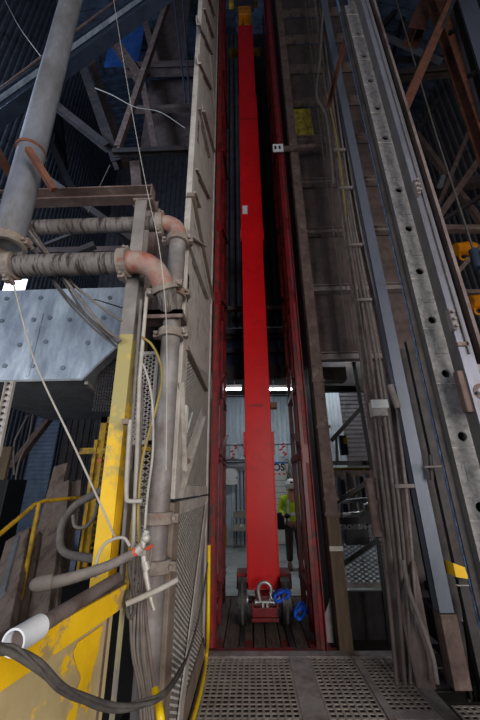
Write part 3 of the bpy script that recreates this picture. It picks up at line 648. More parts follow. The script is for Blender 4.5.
# ---- steel hopper
HPY, HPB = 3.0, 4.9
def hp(u, v, Y=HPY): return aY(u, v, Y)
A, B, C_, D = hp(-30,291), hp(134,287), hp(134,333), hp(84,380)
zb_ = D.z; E = V((A.x, HPY, zb_)); A.z = B.z
t = thing('steel_hopper', 'large galvanised steel box with bolt heads and a chamfered corner, hung at left', 'hopper', (A.x+.8,3.9,zb_))
part('front_plate', MB().poly([A,B,C_,D,E],(0,.02,0)), M['galvplate'], t)
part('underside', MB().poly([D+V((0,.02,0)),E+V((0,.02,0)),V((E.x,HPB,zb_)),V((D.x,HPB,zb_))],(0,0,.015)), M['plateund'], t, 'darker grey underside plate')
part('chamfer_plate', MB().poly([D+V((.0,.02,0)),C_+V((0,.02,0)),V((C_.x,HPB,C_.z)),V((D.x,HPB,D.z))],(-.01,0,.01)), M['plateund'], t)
part('top_plate', MB().b2((A.x,HPY+.02,B.z-.015),(B.x,HPB,B.z)), M['galvplate'], t)
part('back_plate', MB().b2((A.x,HPB,zb_),(B.x,HPB+.02,B.z)), M['plateund'], t)
part('edge_flange', MB().bar(D+V((0,-.012,0)),C_+V((0,-.012,0)),.05,.02).bar(E+V((0,-.012,0)),D+V((0,-.012,0)),.02,.02), M['plateund'], t)
part('edge_flange', MB().bar(D+V((0,.05,-.012)),aY(125,418,HPB-.3),.03,.03), M['gate'], t)
mb = MB(); part('seam_strip', mb.b2((hp(44,300).x,HPY-.01,zb_+.05),(hp(47,300).x,HPY,B.z-.3)), M['galvplate'], t)
for (u, v) in ((7,299),(41,298),(79,297),(2,321),(34,320),(50,318),(46,342),(88,343),(20,345),(5,366),(33,366),(63,368),(70,320),(104,318),(110,298)):
    p = hp(u,v); part('bolt_head', MB().cyl((p.x,HPY-.012,p.z),(p.x,HPY,p.z),.024,12), M['bolt'], t, bevel=.004)
# mesh guard under chamfer
o = aY(92,412,3.1); mb = MB(); w_, h_ = aY(128,400,3.1).x-o.x, aY(100,345,3.1).z-o.z
expmesh(mb, o, (1,0,0), (0,0,1), w_, h_, .03, .6, .010, .004, (0,-1,0)); solo('mesh_screen', mb, M['darksteel'], 'dark fine mesh screen under the chamfered corner of the steel box', 'mesh')
# perforated strut
a, b = aY(-1,436,2.6), aY(10.5,381,2.6)
mb = MB(); d = b-a; n = 9
t = thing('perforated_strut', 'pale perforated steel strut at the left picture edge under the steel box', 'strut', a-(b-a)*.35)
part('strut', MB().ch(a-d*.35,b,.03,.075,.005,up=(-.96,0,.2)), M['gate'], t)
for k in range(9): q = a.lerp(b,(k+.5)/9); part('slot', MB().cyl(q+V((0,-.021,0)),q+V((0,-.013,0)),.012,10), M['black'], t)
# ---- cables in front of the steel box
spec = [([(19,216),(52,262),(98,321),(121,341)],.012,'cableg','thickest grey'),([(22,226),(55,268),(88,318),(118,343)],.009,'cable','dark second'),
 ([(17,222),(38,255),(66,296),(112,338)],.011,'cable','dark lowest'),([(24,218),(62,272),(92,300),(121,321)],.010,'cableg','grey uppermost'),
 ([(20,232),(45,268),(70,300),(116,346)],.006,'cable','thin black'),([(26,238),(60,292),(90,325),(119,349)],.008,'cableg','grey one ending lowest on')]
for P, r_, m, l in spec:
    pts = [aY(u,v,2.13+.012*spec.index((P,r_,m,l)) - .04*i/3) for i,(u,v) in enumerate(P)]
    solo('hanging_cable', MB().tube(pts,r_,7,sub=6), M[m], l+' cable of the bunch slanting across the steel box to the post' if 'ending' not in l else 'grey cable of the slanting bunch, meeting the post lowest of them', 'cable', 'cable bunch in front of the steel box')
solo('thin_wire', MB().tube([aY(91,300,2.75),aY(97,300,2.7),aY(110,304,2.6),aY(126,309,2.4)],.006,6,sub=5), M['cable'], 'short thin black wire curling onto the steel box face near the post', 'wire')
solo('thin_rope', MB().tube([aY(14,286,1.85),aY(28,340,1.85),aY(42,379,1.85),aY(75,448,1.9),aY(115,537,2.0)],.006,8,sub=4), M['cablel'], 'pale thin rope slanting from the left pipe flange down to the yellow post', 'rope')
solo('pull_cord', MB().tube([aY(112,-10,2.0),aY(130,100,2.0),aY(147,190,2.0),aY(158,240,1.9),aY(165,300,1.95),aY(167,360,2.0),aY(166,470,2.0)],.0035,6,sub=3), M['cablel'], 'long white cord hanging from the top past the pipe elbow', 'cord')
def cabl(P, r_, m, l, cat='cable', grp=None, name='cable'):
    return solo(name, MB().tube([aY(*p) for p in P],r_,8,sub=6), M[m], l, cat, grp)
cabl([(142,337,2.1),(152,345,2.1),(160,362,2.1),(162,380,2.1),(157,405,2.1),(147,440,2.1),(141,470,2.1),(138,520,2.1),(141,560,2.1)],.009,'cabley','yellow cable looping beside the dusty vertical pipe')
cabl([(140,360,2.12),(146,372,2.12),(152,400,2.1),(153,450,2.1),(147,500,2.1),(143,560,2.1)],.008,'cablel','pale cable looping left of the yellow one')
cabl([(137,365,2.2),(142,390,2.2),(141,430,2.2),(138,480,2.2),(140,540,2.2)],.011,'cableg','thick grey cable hanging in front of the mesh guard')
rr = random.Random(11)
for i, (u0, u1, l) in enumerate(((126,137,'first from the yellow post'),(129,141,'second from the yellow post'),(133,145,'third from the yellow post'),(136,147,'fourth from the yellow post'),(139,151,'fifth from the yellow post'),(142,154,'sixth, next to the dusty pipe'))):
    cabl([(u0+10,545,2.05),(u0+rr.uniform(3,7),600,2.05),(u0+rr.uniform(4,8),650,2.05),((u0+u1)/2+rr.uniform(4,8),690,2.05),(u1+5,740,2.05)],.007+.004*rr.random(),rr.choice(['cableg','conduit','cableg']),'vertical cable in the bunch at bottom left, '+l,'cable','cable bunch beside the yellow machine guard')
# valve assembly
t = thing('valve_assembly', 'pale dusty hose valve with an orange-red lever in front of the dusty pipe', 'valve', aY(146,575,1.95))
part('body', MB().tube([aY(147,530,1.95),aY(143,545,1.95),aY(146,575,1.95),aY(151,600,1.95),aY(154,610,1.95)],[.018,.010],10,sub=3).sph(aY(146,538,1.95),.026,8).cyl(aY(141,552,1.95),aY(147,551,1.95),.024,6).cyl(aY(145,562,1.95),aY(147,570,1.95),.022,6), M['brass'], t)
part('lever', MB().tube([aY(146,549,1.93),aY(149,548,1.92),aY(152,546,1.91)],.009,8), M['valvered'], t, 'orange-red lever')
part('coupling_nut', MB().cyl(aY(134,553,1.93),aY(137,550,1.93),.024,6), M['valvered'], t, 'orange-red nut')
part('hex_fitting', MB().cyl(aY(137,552,1.93),aY(142,547,1.93),.026,6), M['brass'], t)
t = thing('rubber_hose', 'thick dusty grey hose running from the valve to the left with a blunt end', 'hose', aY(40,584,1.8))
part('hose', MB().tube([aY(38,584,1.75),aY(55,582,1.78),aY(85,574,1.85),aY(110,565,1.9),aY(134,553,1.93)],[.030,.022],14,sub=5), M['cableg'], t)
part('end_cap', MB().sph(aY(38,584,1.75),.034,12,(1.1,1,.9)).cyl(aY(38,584,1.75),aY(52,582,1.77),.034,14), M['cableg'], t)
t = thing('looped_hose', 'dusty grey hose curving in a C in front of the wooden planks', 'hose', aY(62,550,2.9))
part('hose', MB().tube([aY(108,488,2.6),aY(95,494,2.7),aY(76,505,2.8),aY(63,522,2.9),aY(60,543,2.9),aY(66,553,2.9),aY(82,557,2.8),aY(98,559,2.7)],.03,12,sub=5), M['cableg'], t)
cabl([(73,515,2.6),(75,526,2.6),(85,527,2.6),(94,517,2.55),(98,503,2.5)],.013,'cableg','small grey hose loop in front of the yellow cage','hose')
cabl([(96,578,1.9),(97,560,1.9),(104,545,1.9),(114,539,1.9),(124,538,1.9),(130,546,1.9)],.008,'cablel','thin pale cable arching over the yellow post','cable')
cabl([(126,604,1.9),(140,598,1.92),(160,589,1.95),(177,580,2.0)],.014,'cablel','pale rod clipped across the lower dusty pipe','rod',name='rod')
cabl([(128,552,1.95),(130,575,1.95),(135,605,1.92),(130,618,1.92),(126,605,1.92),(128,590,1.95)],.010,'cable','black cable loop hanging under the valve')
# mesh guards between post and pipe
def mesh_frame(name, u0, v0, u1, v1, Y, mf, mm, label, pitch=.036, fw=.03):
    a, b = aY(u0,v1,Y), aY(u1,v0,Y); x0, x1, z0, z1 = a.x, b.x, a.z, b.z
    t = thing(name, label, 'mesh guard', ((x0+x1)/2,Y,z0))
    part('frame', MB().b2((x0,Y-.02,z0),(x0+fw,Y+.01,z1)).b2((x1-fw,Y-.02,z0),(x1,Y+.01,z1)).b2((x0,Y-.02,z0),(x1,Y+.01,z0+fw)).b2((x0,Y-.02,z1-fw),(x1,Y+.01,z1)), M[mf], t)
    mb = MB(); expmesh(mb,(x0,Y-.005,z0),(1,0,0),(0,0,1),x1-x0,z1-z0,pitch,.6,.010,.004,(0,-1,0)); part('mesh', mb, M[mm], t)
    return t
mesh_frame('mesh_guard',126,352,160,445,2.6,'gate','mesh','grey mesh guard between the yellow post and the dusty pipe, upper of two')
mesh_frame('mesh_guard',124,447,156,600,2.6,'yguard','mesh','mesh guard with a yellow frame below the grey one, beside the yellow post',.045)
solo('brown_backing_sheet', MB().b2(aY(116,610,2.9),aY(160,450,2.92)), M['brownwood'], 'brown dusty board behind the lower mesh guard', 'board')
cg = mesh_frame('yellow_cage',80,417,118,575,3.2,'yguard','yguard','old yellow mesh cage with thick frame left of the yellow post',.05,.06)
part('middle_rail', MB().b2((aY(82,447,3.2).x,3.16,tz(452,3.2)),(aY(112,447,3.2).x,3.2,tz(446,3.2))), M['yguard'], cg)
part('inner_upright', MB().b2((aY(96,447,3.2).x,3.15,tz(575,3.2)),(aY(99,447,3.2).x,3.19,tz(438,3.2))), M['yguard'], cg)
solo('red_marker', MB().b2(aY(97,462,3.12),aY(103,459,3.15)), M['valvered'], 'small orange-red marker on the yellow cage', 'marker')
# ---- yellow machine guard bottom left
A3 = aY(127,583,2.0); zt3 = A3.z; B3 = aZ(0,654,zt3); dr = (B3-A3).normalized(); nn = dr.cross(V((0,0,1))); 
if nn.y > 0: nn = -nn
L3 = (B3-A3).length+.6; E3 = A3+dr*L3
def vb(mb, s0, s1, z0, z1, d0, d1):  # box along panel
    a = A3+dr*s0; b = A3+dr*s1
    q = [a+nn*d0, b+nn*d0, b+nn*d1, a+nn*d1]
    return mb.add([V((p.x,p.y,z0)) for p in q]+[V((p.x,p.y,z1)) for p in q], [(0,1,2,3),(4,5,6,7),(0,1,5,4),(1,2,6,5),(2,3,7,6),(3,0,4,7)])
t = thing('machine_guard', 'yellow painted steel machine guard with chipped top band at bottom left', 'guard', (A3.x-.3,A3.y-.3,-.3))
part('top_band', vb(MB(),0,L3,zt3-.095,zt3,-.0,.012).v and vb(MB(),0,L3,zt3-.095,zt3,0,.012), M['yellow'], t, 'bright chipped yellow top band')
part('top_lip', vb(MB(),0,L3,zt3-.012,zt3,-.11,-.001), M['conduit'], t)
part('face_plate', vb(MB(),.16,L3,-.3,zt3-.096,-.02,-.005), M['yellowd'], t, 'dusty yellow face plate')
pr = random.Random(4); pt = []
for k in range(13): pt.append((.21+pr.uniform(-.012,.012)+.004*k, .115+.023*k))
for k in range(13): pt.append((.40+pr.uniform(-.02,.02)-.0105*(12-k), .115+.023*(12-k)))
part('paint_patch', MB().poly([A3+dr*s_+nn*.0+V((0,0,-z_)) for s_, z_ in pt], nn*.002), M['yellow'], t, 'patch of bright yellow paint left on the dusty face')
part('corner_angle', vb(MB(),.0,.028,-.3,zt3-.096,-.01,.004), M['ypostg'], t)
part('inner_web', vb(MB(),.145,.16,-.3,zt3-.096,-.06,-.0), M['rust'], t)
part('return_plate', vb(MB(),.03,.145,-.3,zt3-.096,-.075,-.06), M['rust'], t)
part('return_strip', vb(MB(),.03,.07,-.3,zt3-.096,-.059,-.045), M['yellowd'], t)
cp = lambda u, v: aZ(u, v, zt3+.034)
w0, w1 = cp(13,643), cp(117,578); dd = (w1-w0).normalized()
t = thing('plastic_pipe', 'pipe with a white open end lying along the top of the yellow guard', 'pipe', V((w0.x,w0.y,zt3)))
part('pipe', MB().cyl(w0+dd*.03,w1,.026,20), M['conduit'], t)
mb = MB(); n = 24; x = dd.orthogonal().normalized(); y = dd.cross(x)
vs = []
for rr_, s in ((.037,0),(.037,.12),(.031,.12),(.031,.0)): vs += [w0+dd*s+(x*math.cos(2*math.pi*k/n)+y*math.sin(2*math.pi*k/n))*rr_ for k in range(n)]
mb.add(vs, [(j*n+k, j*n+(k+1) % n, ((j+1) % 4)*n+(k+1) % n, ((j+1) % 4)*n+k) for j in range(4) for k in range(n)], False)
part('white_end', mb, M['whitep'], t, 'white plastic end sleeve')
# black cable bundle
bp_ = [(-22,640,1.0),(0,648,1.05),(16,651,1.08),(38,666,1.12),(60,687,1.2),(85,700,1.35),(112,707,1.5),(140,704,1.6),(166,691,1.75)]
pts = [aY(*q) for q in bp_]+[aX(184,664,-.47),aX(197,625,-.46),aX(204,588,-.45),aX(210,545,-.45),aX(213,505,-.45)]
for s, l in ((0,'black cable sagging from the left edge across the yellow guard to the gate, upper strand'),(1,'black cable strand twisted below the upper one across the yellow guard'),(2,'thin black cable strand wound round the other two across the yellow guard')):
    Q = [p+V((0,0,1))*.008*math.cos(i*1.1+s*2.1)+V((0,-1,0))*.008*math.sin(i*1.1+s*2.1) for i, p in enumerate(pts[:10])]
    if s == 0: Q += pts[10:]
    solo('power_cable', MB().tube(Q,.0085 if s < 2 else .005,10,sub=6), M['cable'], l, 'cable', 'black cable bundle at bottom left')
solo('yellow_hose', MB().tube([aX(209,545,-.44),aX(208.5,590,-.44),aX(208,630,-.44),aZ(206.5,655,.02),aZ(203,680,.02),aZ(197,705,.02),aZ(188,735,.02)],.018,10,sub=6), M['hosey'], 'bright yellow hose hanging by the gate and running onto the grating', 'hose')
cabl([(155,690,1.9),(158,703,1.85),(160,715,1.8),(162,730,1.8)],.018,'hosey','short bright yellow hose end at the bottom, left of the gate','hose',name='yellow_hose')
# ---- handrail
t = thing('handrail', 'yellow chipped handrail in front of the stacked planks', 'handrail', aY(15,640,3.1))
part('top_rail', MB().tube([aY(-10,542,2.7),aY(0,534,2.8),aY(34,505,3.1),aY(44,501,3.2),aY(84,497,3.5)],.018,10), M['yguard'], t)
part('upright', MB().tube([aY(39,503,3.1),aY(28,560,3.1),aY(14,635,3.1)],.018,10), M['yguard'], t)
# ---- planks
for i, (u0,v0,u1,v1,Y0_,Y1_,w_,th,m,l) in enumerate((
 (36,575,62,466,3.6,4.3,.17,.07,'timberz','tall grey plank leaning behind the yellow handrail'),
 (54,570,64,484,3.5,4.0,.16,.08,'timberz','second leaning plank with a cut top, right of the tall one'),
 (69,570,77,482,3.7,4.1,.13,.07,'timberz','darker plank leaning just left of the yellow cage'),
 (-4,640,20,536,2.7,3.4,.22,.07,'timberz','wide plank leaning at the left picture edge'),
 (20,640,36,535,2.9,3.6,.10,.06,'timberz','plank standing between the wide plank and the yellow upright'),
 (36,640,53,536,2.8,3.4,.16,.06,'timberz','broad brown plank right of the yellow upright, top at the handrail foot'),
 (52,625,58,555,2.9,3.3,.09,.05,'timberz','narrow plank under the curved hose'))):
    a, b = aY(u0,v0,Y0_), aY(u1,v1,Y1_); solo('timber_plank', MB().bar(a,b,w_,th,up=(0,-1,.2)), M[m], l, 'plank', 'planks stacked behind the handrail', bevel=.006)
solo('steel_flat', MB().bar(aY(2,595,2.6),aY(17,538,3.2),.05,.02,up=(0,-1,.2)), M['galv'], 'bright worn steel flat bar lying on the wide left plank', 'bar')
solo('timber_plank', MB().bar(aY(22,534,3.9),aY(58,528,3.9),.14,.07), M['timber'], 'short plank lying across behind the leaning planks', 'plank', 'planks stacked behind the handrail', bevel=.006)
solo('plywood_board', MB().b2(aY(-6,480,4.6),aY(14,447,4.65)), M['brownwood'], 'orange-brown wooden board at the left picture edge', 'board')
solo('equipment_cabinet', MB().b2(aY(-10,560,4.6),aY(16,480,5.0)), M['black'], 'black cabinet below the brown board at the left edge', 'cabinet', bevel=.01)
solo('grey_panel_sheet', MB().b2(aY(74,575,4.0),aY(90,477,4.04)), M['plateund'], 'grey sheet panel standing behind the yellow cage', 'panel')
solo('perforated_upright', MB().b2(aY(73,580,3.0),aY(77,530,3.03)), M['bluesteel'], 'dark perforated upright left of the yellow cage foot', 'upright')
# roller shutter + behind
a, b = aY(10,548,8.2), aY(64,400,8.2)
mb = MB(); corr_sheet(mb,(a.x,8.2,a.z),(0,0,1),(0,-1,0),(1,0,0),b.z-a.z,b.x-a.x,.1,.02); solo('roller_shutter', mb, M['shutter'], 'blue-grey roller shutter far behind the stacked planks', 'shutter')
a, b = aY(58,470,8.0), aY(96,410,8.0); mb = MB(); corr_sheet(mb,(a.x,8.0,a.z-1),(1,0,0),(0,-1,0),(0,0,1),b.x-a.x,b.z-a.z+1,.16,.03); solo('cladding_sheet', mb, M['darksteel'], 'dark ribbed sheet right of the blue-grey roller shutter', 'sheet')
solo('diagonal_timber', MB().bar(aY(12,467,6.2),aY(52,415,6.2),.14,.1), M['rust'], 'brown beam slanting in front of the roller shutter', 'beam')
cabl([(28,415,5.5),(20,430,5.5),(14,445,5.5),(14,475,5.5)],.015,'cableg','grey cable hanging in front of the roller shutter, left of two')
cabl([(33,413,5.4),(28,440,5.4),(18,465,5.4),(14,495,5.4)],.012,'cableg','grey cable hanging in front of the roller shutter, right of two')
a, b = aY(2,292,7.5), aY(27,279,7.5)
struct('window_1', MB().b2((a.x,7.5,a.z),(b.x,7.53,b.z)), M['daylight'])
# ---- steel in the upper left hall
def mem(kind, u0,v0,Ya,u1,v1,Yb,px,m,l,up=(0,-1,0),h=None,name='roof_member',cat='steel member',grp='steelwork of the upper left hall'):
    a, b = aY(u0,v0,Ya), aY(u1,v1,Yb); w_ = wd(px,(a+b)/2); mb = MB(); h = h or w_
    {'ib':mb.ib,'ch':mb.ch,'bar':mb.bar}.get(kind, mb.bar)(a,b,w_,h,*(() if kind=='bar' else (.02,)),up=up)
    return solo(name, mb, M[m], l, cat, grp)
t = thing('crane_beam', 'big dark blue steel beam slanting across the top left corner behind the tall pipe', 'beam', aY(80,50,3.4))
a, b = aY(-25,128,3.4), aY(185,-24,3.4)
part('beam', MB().ib(a,b,.22,.40,.02), M['bluesteel'], t)
part('top_plate', MB().bar(a+V((0,-.05,.24)),b+V((0,-.05,.24)),.05,.05), M['galvplate'], t, 'pale strip painting the highlight along the beam top')  # pale strip added as the blue-white highlight on the beam
solo('rusty_rod', MB().cyl(aY(-20,104,3.7),aY(135,-14,3.7),.022,10), M['rust'], 'thin rusty pipe running above the dark blue slanting beam', 'pipe')
mem('bar',0,50,8,45,101,7,7,'darksteel','dark grey strut left of the tall pipe')
mem('ch',52,103,6.2,108,148,6.2,7,'darksteel','grey angled strut right of the tall pipe, ending at the dark column')
mem('ib',80,58,6.4,118,165,6.4,9,'darksteel','dark sloping column right of the tall pipe with a lit edge')
mem('bar',92,62,6.9,126,165,6.9,7,'rustdk','brown sloping column just right of the dark one')
mem('ch',170,-5,5.6,118,148,5.6,5,'rust','reddish brown diagonal brace in the upper left')
mem('ib',113,153,5.6,197,150,5.6,6,'darksteel','horizontal dark beam meeting the gate edge in the upper left')
mem('ch',110,35,6.6,140,80,6.6,8,'rust','short brown leaning column below the blue beam')
mem('ch',143,15,6.8,158,72,6.8,6,'rust','upright brown column in the upper left')
mem('ib',125,70,6.7,196,68,6.7,9,'rustdk','brown platform beam left of the gate')
mem('bar',141,75,6.6,156,152,6.6,6,'rust','brown post under the platform beam')
mem('bar',128,110,6.6,196,108,6.6,5,'rustdk','lower thin brown cross beam left of the gate')
mem('bar',20,160,5.0,140,245,5.0,6,'darksteel','long dark brace behind the two dusty pipes')
mem('bar',95,245,4.6,30,272,4.6,6,'darksteel','dark steel bar low behind the dusty pipes')
mem('bar',45,245,5.2,78,232,5.2,3,'darksteel','grey brace seen between the two dusty pipes')
mem('bar',136,165,6.0,140,210,6.0,10,'rust','brown stub column behind the header channel')
mem('bar',50,25,9,65,190,9,6,'black','black purlin column beside the tall pipe')
mem('bar',-10,22,9,60,45,9,9,'black','black purlin under the blue roof sheets at top left')
mem('bar',30,-10,9.5,72,80,9.5,8,'black','black rafter under the blue roof sheets at top left')
mem('bar',40,120,8,80,205,8,6,'black','black rafter seen right of the tall pipe')
mem('bar',125,230,6,200,232,6,8,'rustdk','dark brown beam behind the elbow and the gate')
mem('bar',35,252,5.6,130,250,5.6,6,'rustdk','brown beam between the two dusty pipes')
solo('wall_sheet', MB().b2(aY(152,68,7.2),aY(192,-20,7.25)), M['rustdk'], 'large dark brown sheet panel at the top left of the gate', 'sheet')
solo('wall_sheet', MB().b2(aY(140,150,7.2),aY(194,80,7.25)), M['rustdk'], 'dark brown sheet panel below the platform beam', 'sheet')
solo('skylight_blue_panel', MB().b2(aY(104,66,7.6),aY(146,22,7.65)), M['bluepanel'], 'blue panel coloured as skylight behind the small railing in the upper left', 'sheet')  # bluish light of a skylight put into the panel's colour
t = thing('platform_railing', 'small thin railing in front of the blue skylight panel', 'railing', aY(120,66,8.0))
for u in (100,120,135,151): part('baluster', MB().cyl(aY(u,66,8.0),aY(u,33,8.0),.03,6), M['darksteel'], t)
for v in (52,35): part('rail', MB().cyl(aY(98,v,8.0),aY(152,v-2,8.0),.03,6), M['darksteel'], t)
cabl([(95,88,5.2),(112,95,5.2),(135,107,5.2),(160,112,5.2),(185,128,5.2)],.010,'cablel','thin pale wire sagging across the upper left steelwork','wire')
cabl([(5,0,5.2),(20,28,5.2),(42,58,5.2)],.010,'cablel','thin pale wire at the top left corner','wire')
cabl([(110,165,4.8),(98,190,4.8),(88,212,4.8)],.009,'cableg','thin wire hanging behind the header channel','wire')
for i,(u0,u1,l) in enumerate(((173,186,'left of the two'),(182,190,'right of the two'))):
    solo('wall_conduit', MB().cyl(aY(u0,-10,4.6),aY(u1,102,4.6),.022,8), M['bluesteel'], 'thin grey-blue conduit left of the gate top, '+l, 'conduit')
solo('plant_bracket', MB().bar(aY(135,250,2.9),aY(138,330,2.9),.05,.04,up=(0,-1,0)), M['rustdk'], 'dark brown bracket bar behind the red-stained elbow', 'bracket')
solo('dark_duct', MB().cyl(aY(160,345,3.0),aY(160,325,3.0),.13,18).cyl(aY(150,345,3.0),aY(150,410,3.0),.12,18), M['darksteel'], 'dark round duct behind the pipe junction', 'duct')
solo('dark_backing_plate', MB().b2(aY(120,450,4.4),aY(196,232,4.45)), M['rustdk'], 'dark brown plate behind the mesh guard and pipe', 'plate')
# ================================================================== RIGHT SIDE
RG = 'steelwork of the upper right hall'
t = thing('rusty_column', 'rusty brown steel column right of the red guide frame', 'column', (1.0,4.5,0))
part('column', MB().ib((1.0,4.5,1.35),(1.0,4.5,15.8),.15,.16,.014,up=(0,-1,0)), M['rust'], t)
part('lower_casing', MB().b2((.925,4.41,.0),(1.075,4.58,1.34)), M['brownwood'], t, 'yellowish brown lower casing', bevel=.006)
mb = MB(); zc = tz(549,4.4); part('pale_band', mb.b2((.92,4.395,zc-.03),(1.08,4.409,zc+.02)), M['gate'], t)
for v in (382,428,500,515):
    z = tz(v,4.4); part('splice', MB().b2((.905,4.40,z-.02),(1.095,4.415,z+.02)), M['rust'], t)
for v in (370,400,450,478,520,560): z = tz(v,4.4); part('bolt', MB().cyl((1.04,4.395,z),(1.04,4.42,z),.014,6).cyl((.96,4.395,z+.05),(.96,4.42,z+.05),.014,6), M['rust'], t)
solo('base_bracket', MB().poly([(.70,4.62,.0),(.92,4.62,.0),(.92,4.62,.42)],(0,.03,0)), M['gratef'], 'pale triangular foot bracket between the red frame and the rusty column', 'bracket')
# bin wall: ribs + panels
ribs = [3.47]+[3.47+1.2*i for i in range(1,11)]
names = ['lowest, above the opening','second from the bottom','third from the bottom','fourth from the bottom','fifth from the bottom','sixth, just above the yellow sheet','seventh from the bottom','eighth from the bottom','ninth from the bottom','tenth from the bottom','topmost']
for i, z in enumerate(ribs):
    if i < 10:
        if i != 4:
            solo('wall_panel_sheet', MB().b2((1.08,4.68,z+.06),(2.75,4.70,z+1.14)), M['rustdk'], 'dark brown steel sheet between ribs of the right wall, '+names[i], 'sheet', 'brown sheets of the right wall')
        else:
            solo('wall_panel_sheet', MB().b2((1.5,4.68,z+.06),(2.75,4.70,z+1.14)), M['rustdk'], 'dark brown steel sheet right of the yellow sheet in the right wall', 'sheet', 'brown sheets of the right wall')
            solo('yellow_sheet', MB().b2((1.1,4.67,z+.12),(1.5,4.69,z+1.1)), M['yplate'], 'dirty yellow sheet between the ribs beside the rusty column', 'sheet')
    solo('wall_rib', MB().ib((1.08,4.6,z),(2.75,4.6,z),.12,.12,.012), M['dusty' if i < 2 else 'conduit'], 'horizontal steel rib of the right wall, '+names[i], 'beam', 'horizontal ribs of the right wall')
z = tz(150,4.35); 
t = thing('tag_bracket', 'brown bracket arm with a small white tag beside the rusty column', 'bracket', (.98,4.35,z))
part('arm', MB().bar((.75,4.36,z),(1.5,4.36,z+.05),.05,.09), M['rust'], t)
part('white_tag', MB().b2((.58,4.33,z-.1),(.78,4.345,z+.1)), M['paper'], t, 'small white tag')
mb = MB(); 
for k in range(2): mb.b2((.61+.08*k,4.326,z-.04),(.65+.08*k,4.3305,z+.05))
part('tag_print', mb, M['blackink'], t)
# conduits
CY = 3.9
vr = (-20,180,360,540,684)
con = [((338,341),0),]
rows = [  # u at v=-20,180,360,540,684 ; radius ; mat
 (312,337,361,383,397,.018,'conduit','leftmost'),(314,340,365,388,402,.030,'dusty','second from left, thick'),(317,343,371,393,405,.018,'conduit','third from left'),
 (319,345,376,398,407.5,.022,'dusty','fourth from left'),(321,347.5,380,403,411,.016,'cableg','fifth from left'),(323,350,385,407,413,.024,'conduit','sixth from left'),
 (324,352,389,411,418,.016,'dusty','rightmost, against the blue-grey channel')]
for r_ in rows:
    pts = [aY(u,v,CY-(.12 if r_[5] < .02 else 0)) for u, v in zip(r_[:5], vr)]; pts.append(V((pts[-1].x,pts[-1].y,.01))) if pts[-1].z > .03 else None
    solo('conduit_pipe', MB().tube(pts,r_[5],8,sub=4), M[r_[6]], 'dusty conduit in the tall bundle on the right, '+r_[7], 'conduit', 'tall conduit bundle on the right')
for i,(u0,u1,l) in enumerate(((305,349,'left of the two'),(309,354,'right of the two'))):
    solo('cord', MB().tube([aY(u0,0,4.2),aY((u0+u1)/2-3,160,4.2),aY(u1,345,4.2)],.009,6,sub=4), M['cableg'], 'thin cord hanging in front of the brown wall sheets, '+l, 'cord')
cabl([(323,10,3.7),(320,60,3.7),(317,95,3.7),(326,115,3.7),(331,150,3.7),(334,185,3.7)],.025,'cableg','thick grey cable bulging beside the conduit bundle near the top')
cabl([(327,95,3.75),(335,130,3.72),(341,170,3.72),(346,215,3.75)],.014,'cabley','yellowish cable beside the blue-grey channel near the top')
t = thing('junction_box', 'small pale junction box on the conduit bundle', 'box', aY(378,417,3.7))
a, b = aY(372,417,3.68), aY(384,402,3.68)
part('box', MB().b2((a.x,3.62,a.z),(b.x,3.74,b.z)), M['gate'], t, bevel=.008)
part('lid', MB().b2((a.x-.01,3.6,(a.z+b.z)/2),(b.x+.01,3.63,b.z+.01)), M['white'], t)
part('gland', MB().cyl(((a.x+b.x)/2,3.68,a.z-.1),((a.x+b.x)/2,3.68,a.z),.02,8), M['conduit'], t)
for v,l in ((150,'highest'),(188,'second highest'),(245,'third'),(300,'fourth'),(486,'lowest')):
    k_ = .165 if v < 400 else .175
    u = 229+k_*(v+470)+ (8 if v<400 else 8); p = aY(u,v,3.72)
    solo('conduit_clamp', MB().b2(p-V((.10,.02,.02)),p+V((.10,.015,.02))), M['dusty'], 'conduit clamp across the tall bundle, '+l, 'clamp', 'clamps on the conduit bundle', bevel=.004)
solo('coupled_pipe', MB().tube([aY(369,478,3.75),aY(378,536,3.75)],.045,12).tube([aY(370,478,3.75),aY(370.6,482,3.75)],.055,12).tube([aY(373,500,3.75),aY(373.6,505,3.75)],.055,12).tube([aY(377,530,3.75),aY(378,536,3.75)],.055,12), M['rust'], 'short thick rusty pipe with couplings left of the conduit bundle', 'pipe')
# splayed cover and cables at the foot
solo('cable_cover', MB().poly([aY(397,600,3.82),aY(415,560,3.82),aY(430,640,3.75),aY(436,690,3.7),aY(418,690,3.72)],(.0,.04,0)), M['conduit'], 'brown bent cover plate at the foot of the blue-grey channel', 'cover')
cabl([(403,560,3.75),(409,590,3.72),(420,620,3.7),(432,655,3.66),(437,684,3.62)],.022,'dusty','cable bending to the right at the foot of the bundle')
solo('support_angle', MB().ang(aY(395,684,4.0),aY(337,60,4.0),.07,.01,up=(0,-1,0)), M['dusty'], 'dusty angle post along the left side of the conduit bundle', 'post')
# blue grey channel
kx = lambda k: (229+k*957-250)/349
t = thing('channel_column', 'blue-grey worn steel channel column right of the conduit bundle', 'column', (kx(.193)*3.75,3.75,0))
x = kx(.196)*3.75
part('upper_channel', MB().ch((x,3.75,.55),(x,3.75,16),.13,.12,.012,up=(0,-1,0)), M['bluechan'], t)
part('upper_web', MB().b2((x-.065,3.70,.55),(x+.065,3.712,16)), M['bluechan'], t)
part('lower_casing', MB().b2((x-.07,3.68,.0),(x+.08,3.82,.54)), M['rust'], t, 'brown lower casing', bevel=.006)
solo('slim_conduit', MB().cyl(aY(390,385,3.6),aY(398,408,3.6),.035,10), M['dusty'], 'short dusty sleeve on the left side of the blue-grey channel', 'sleeve')
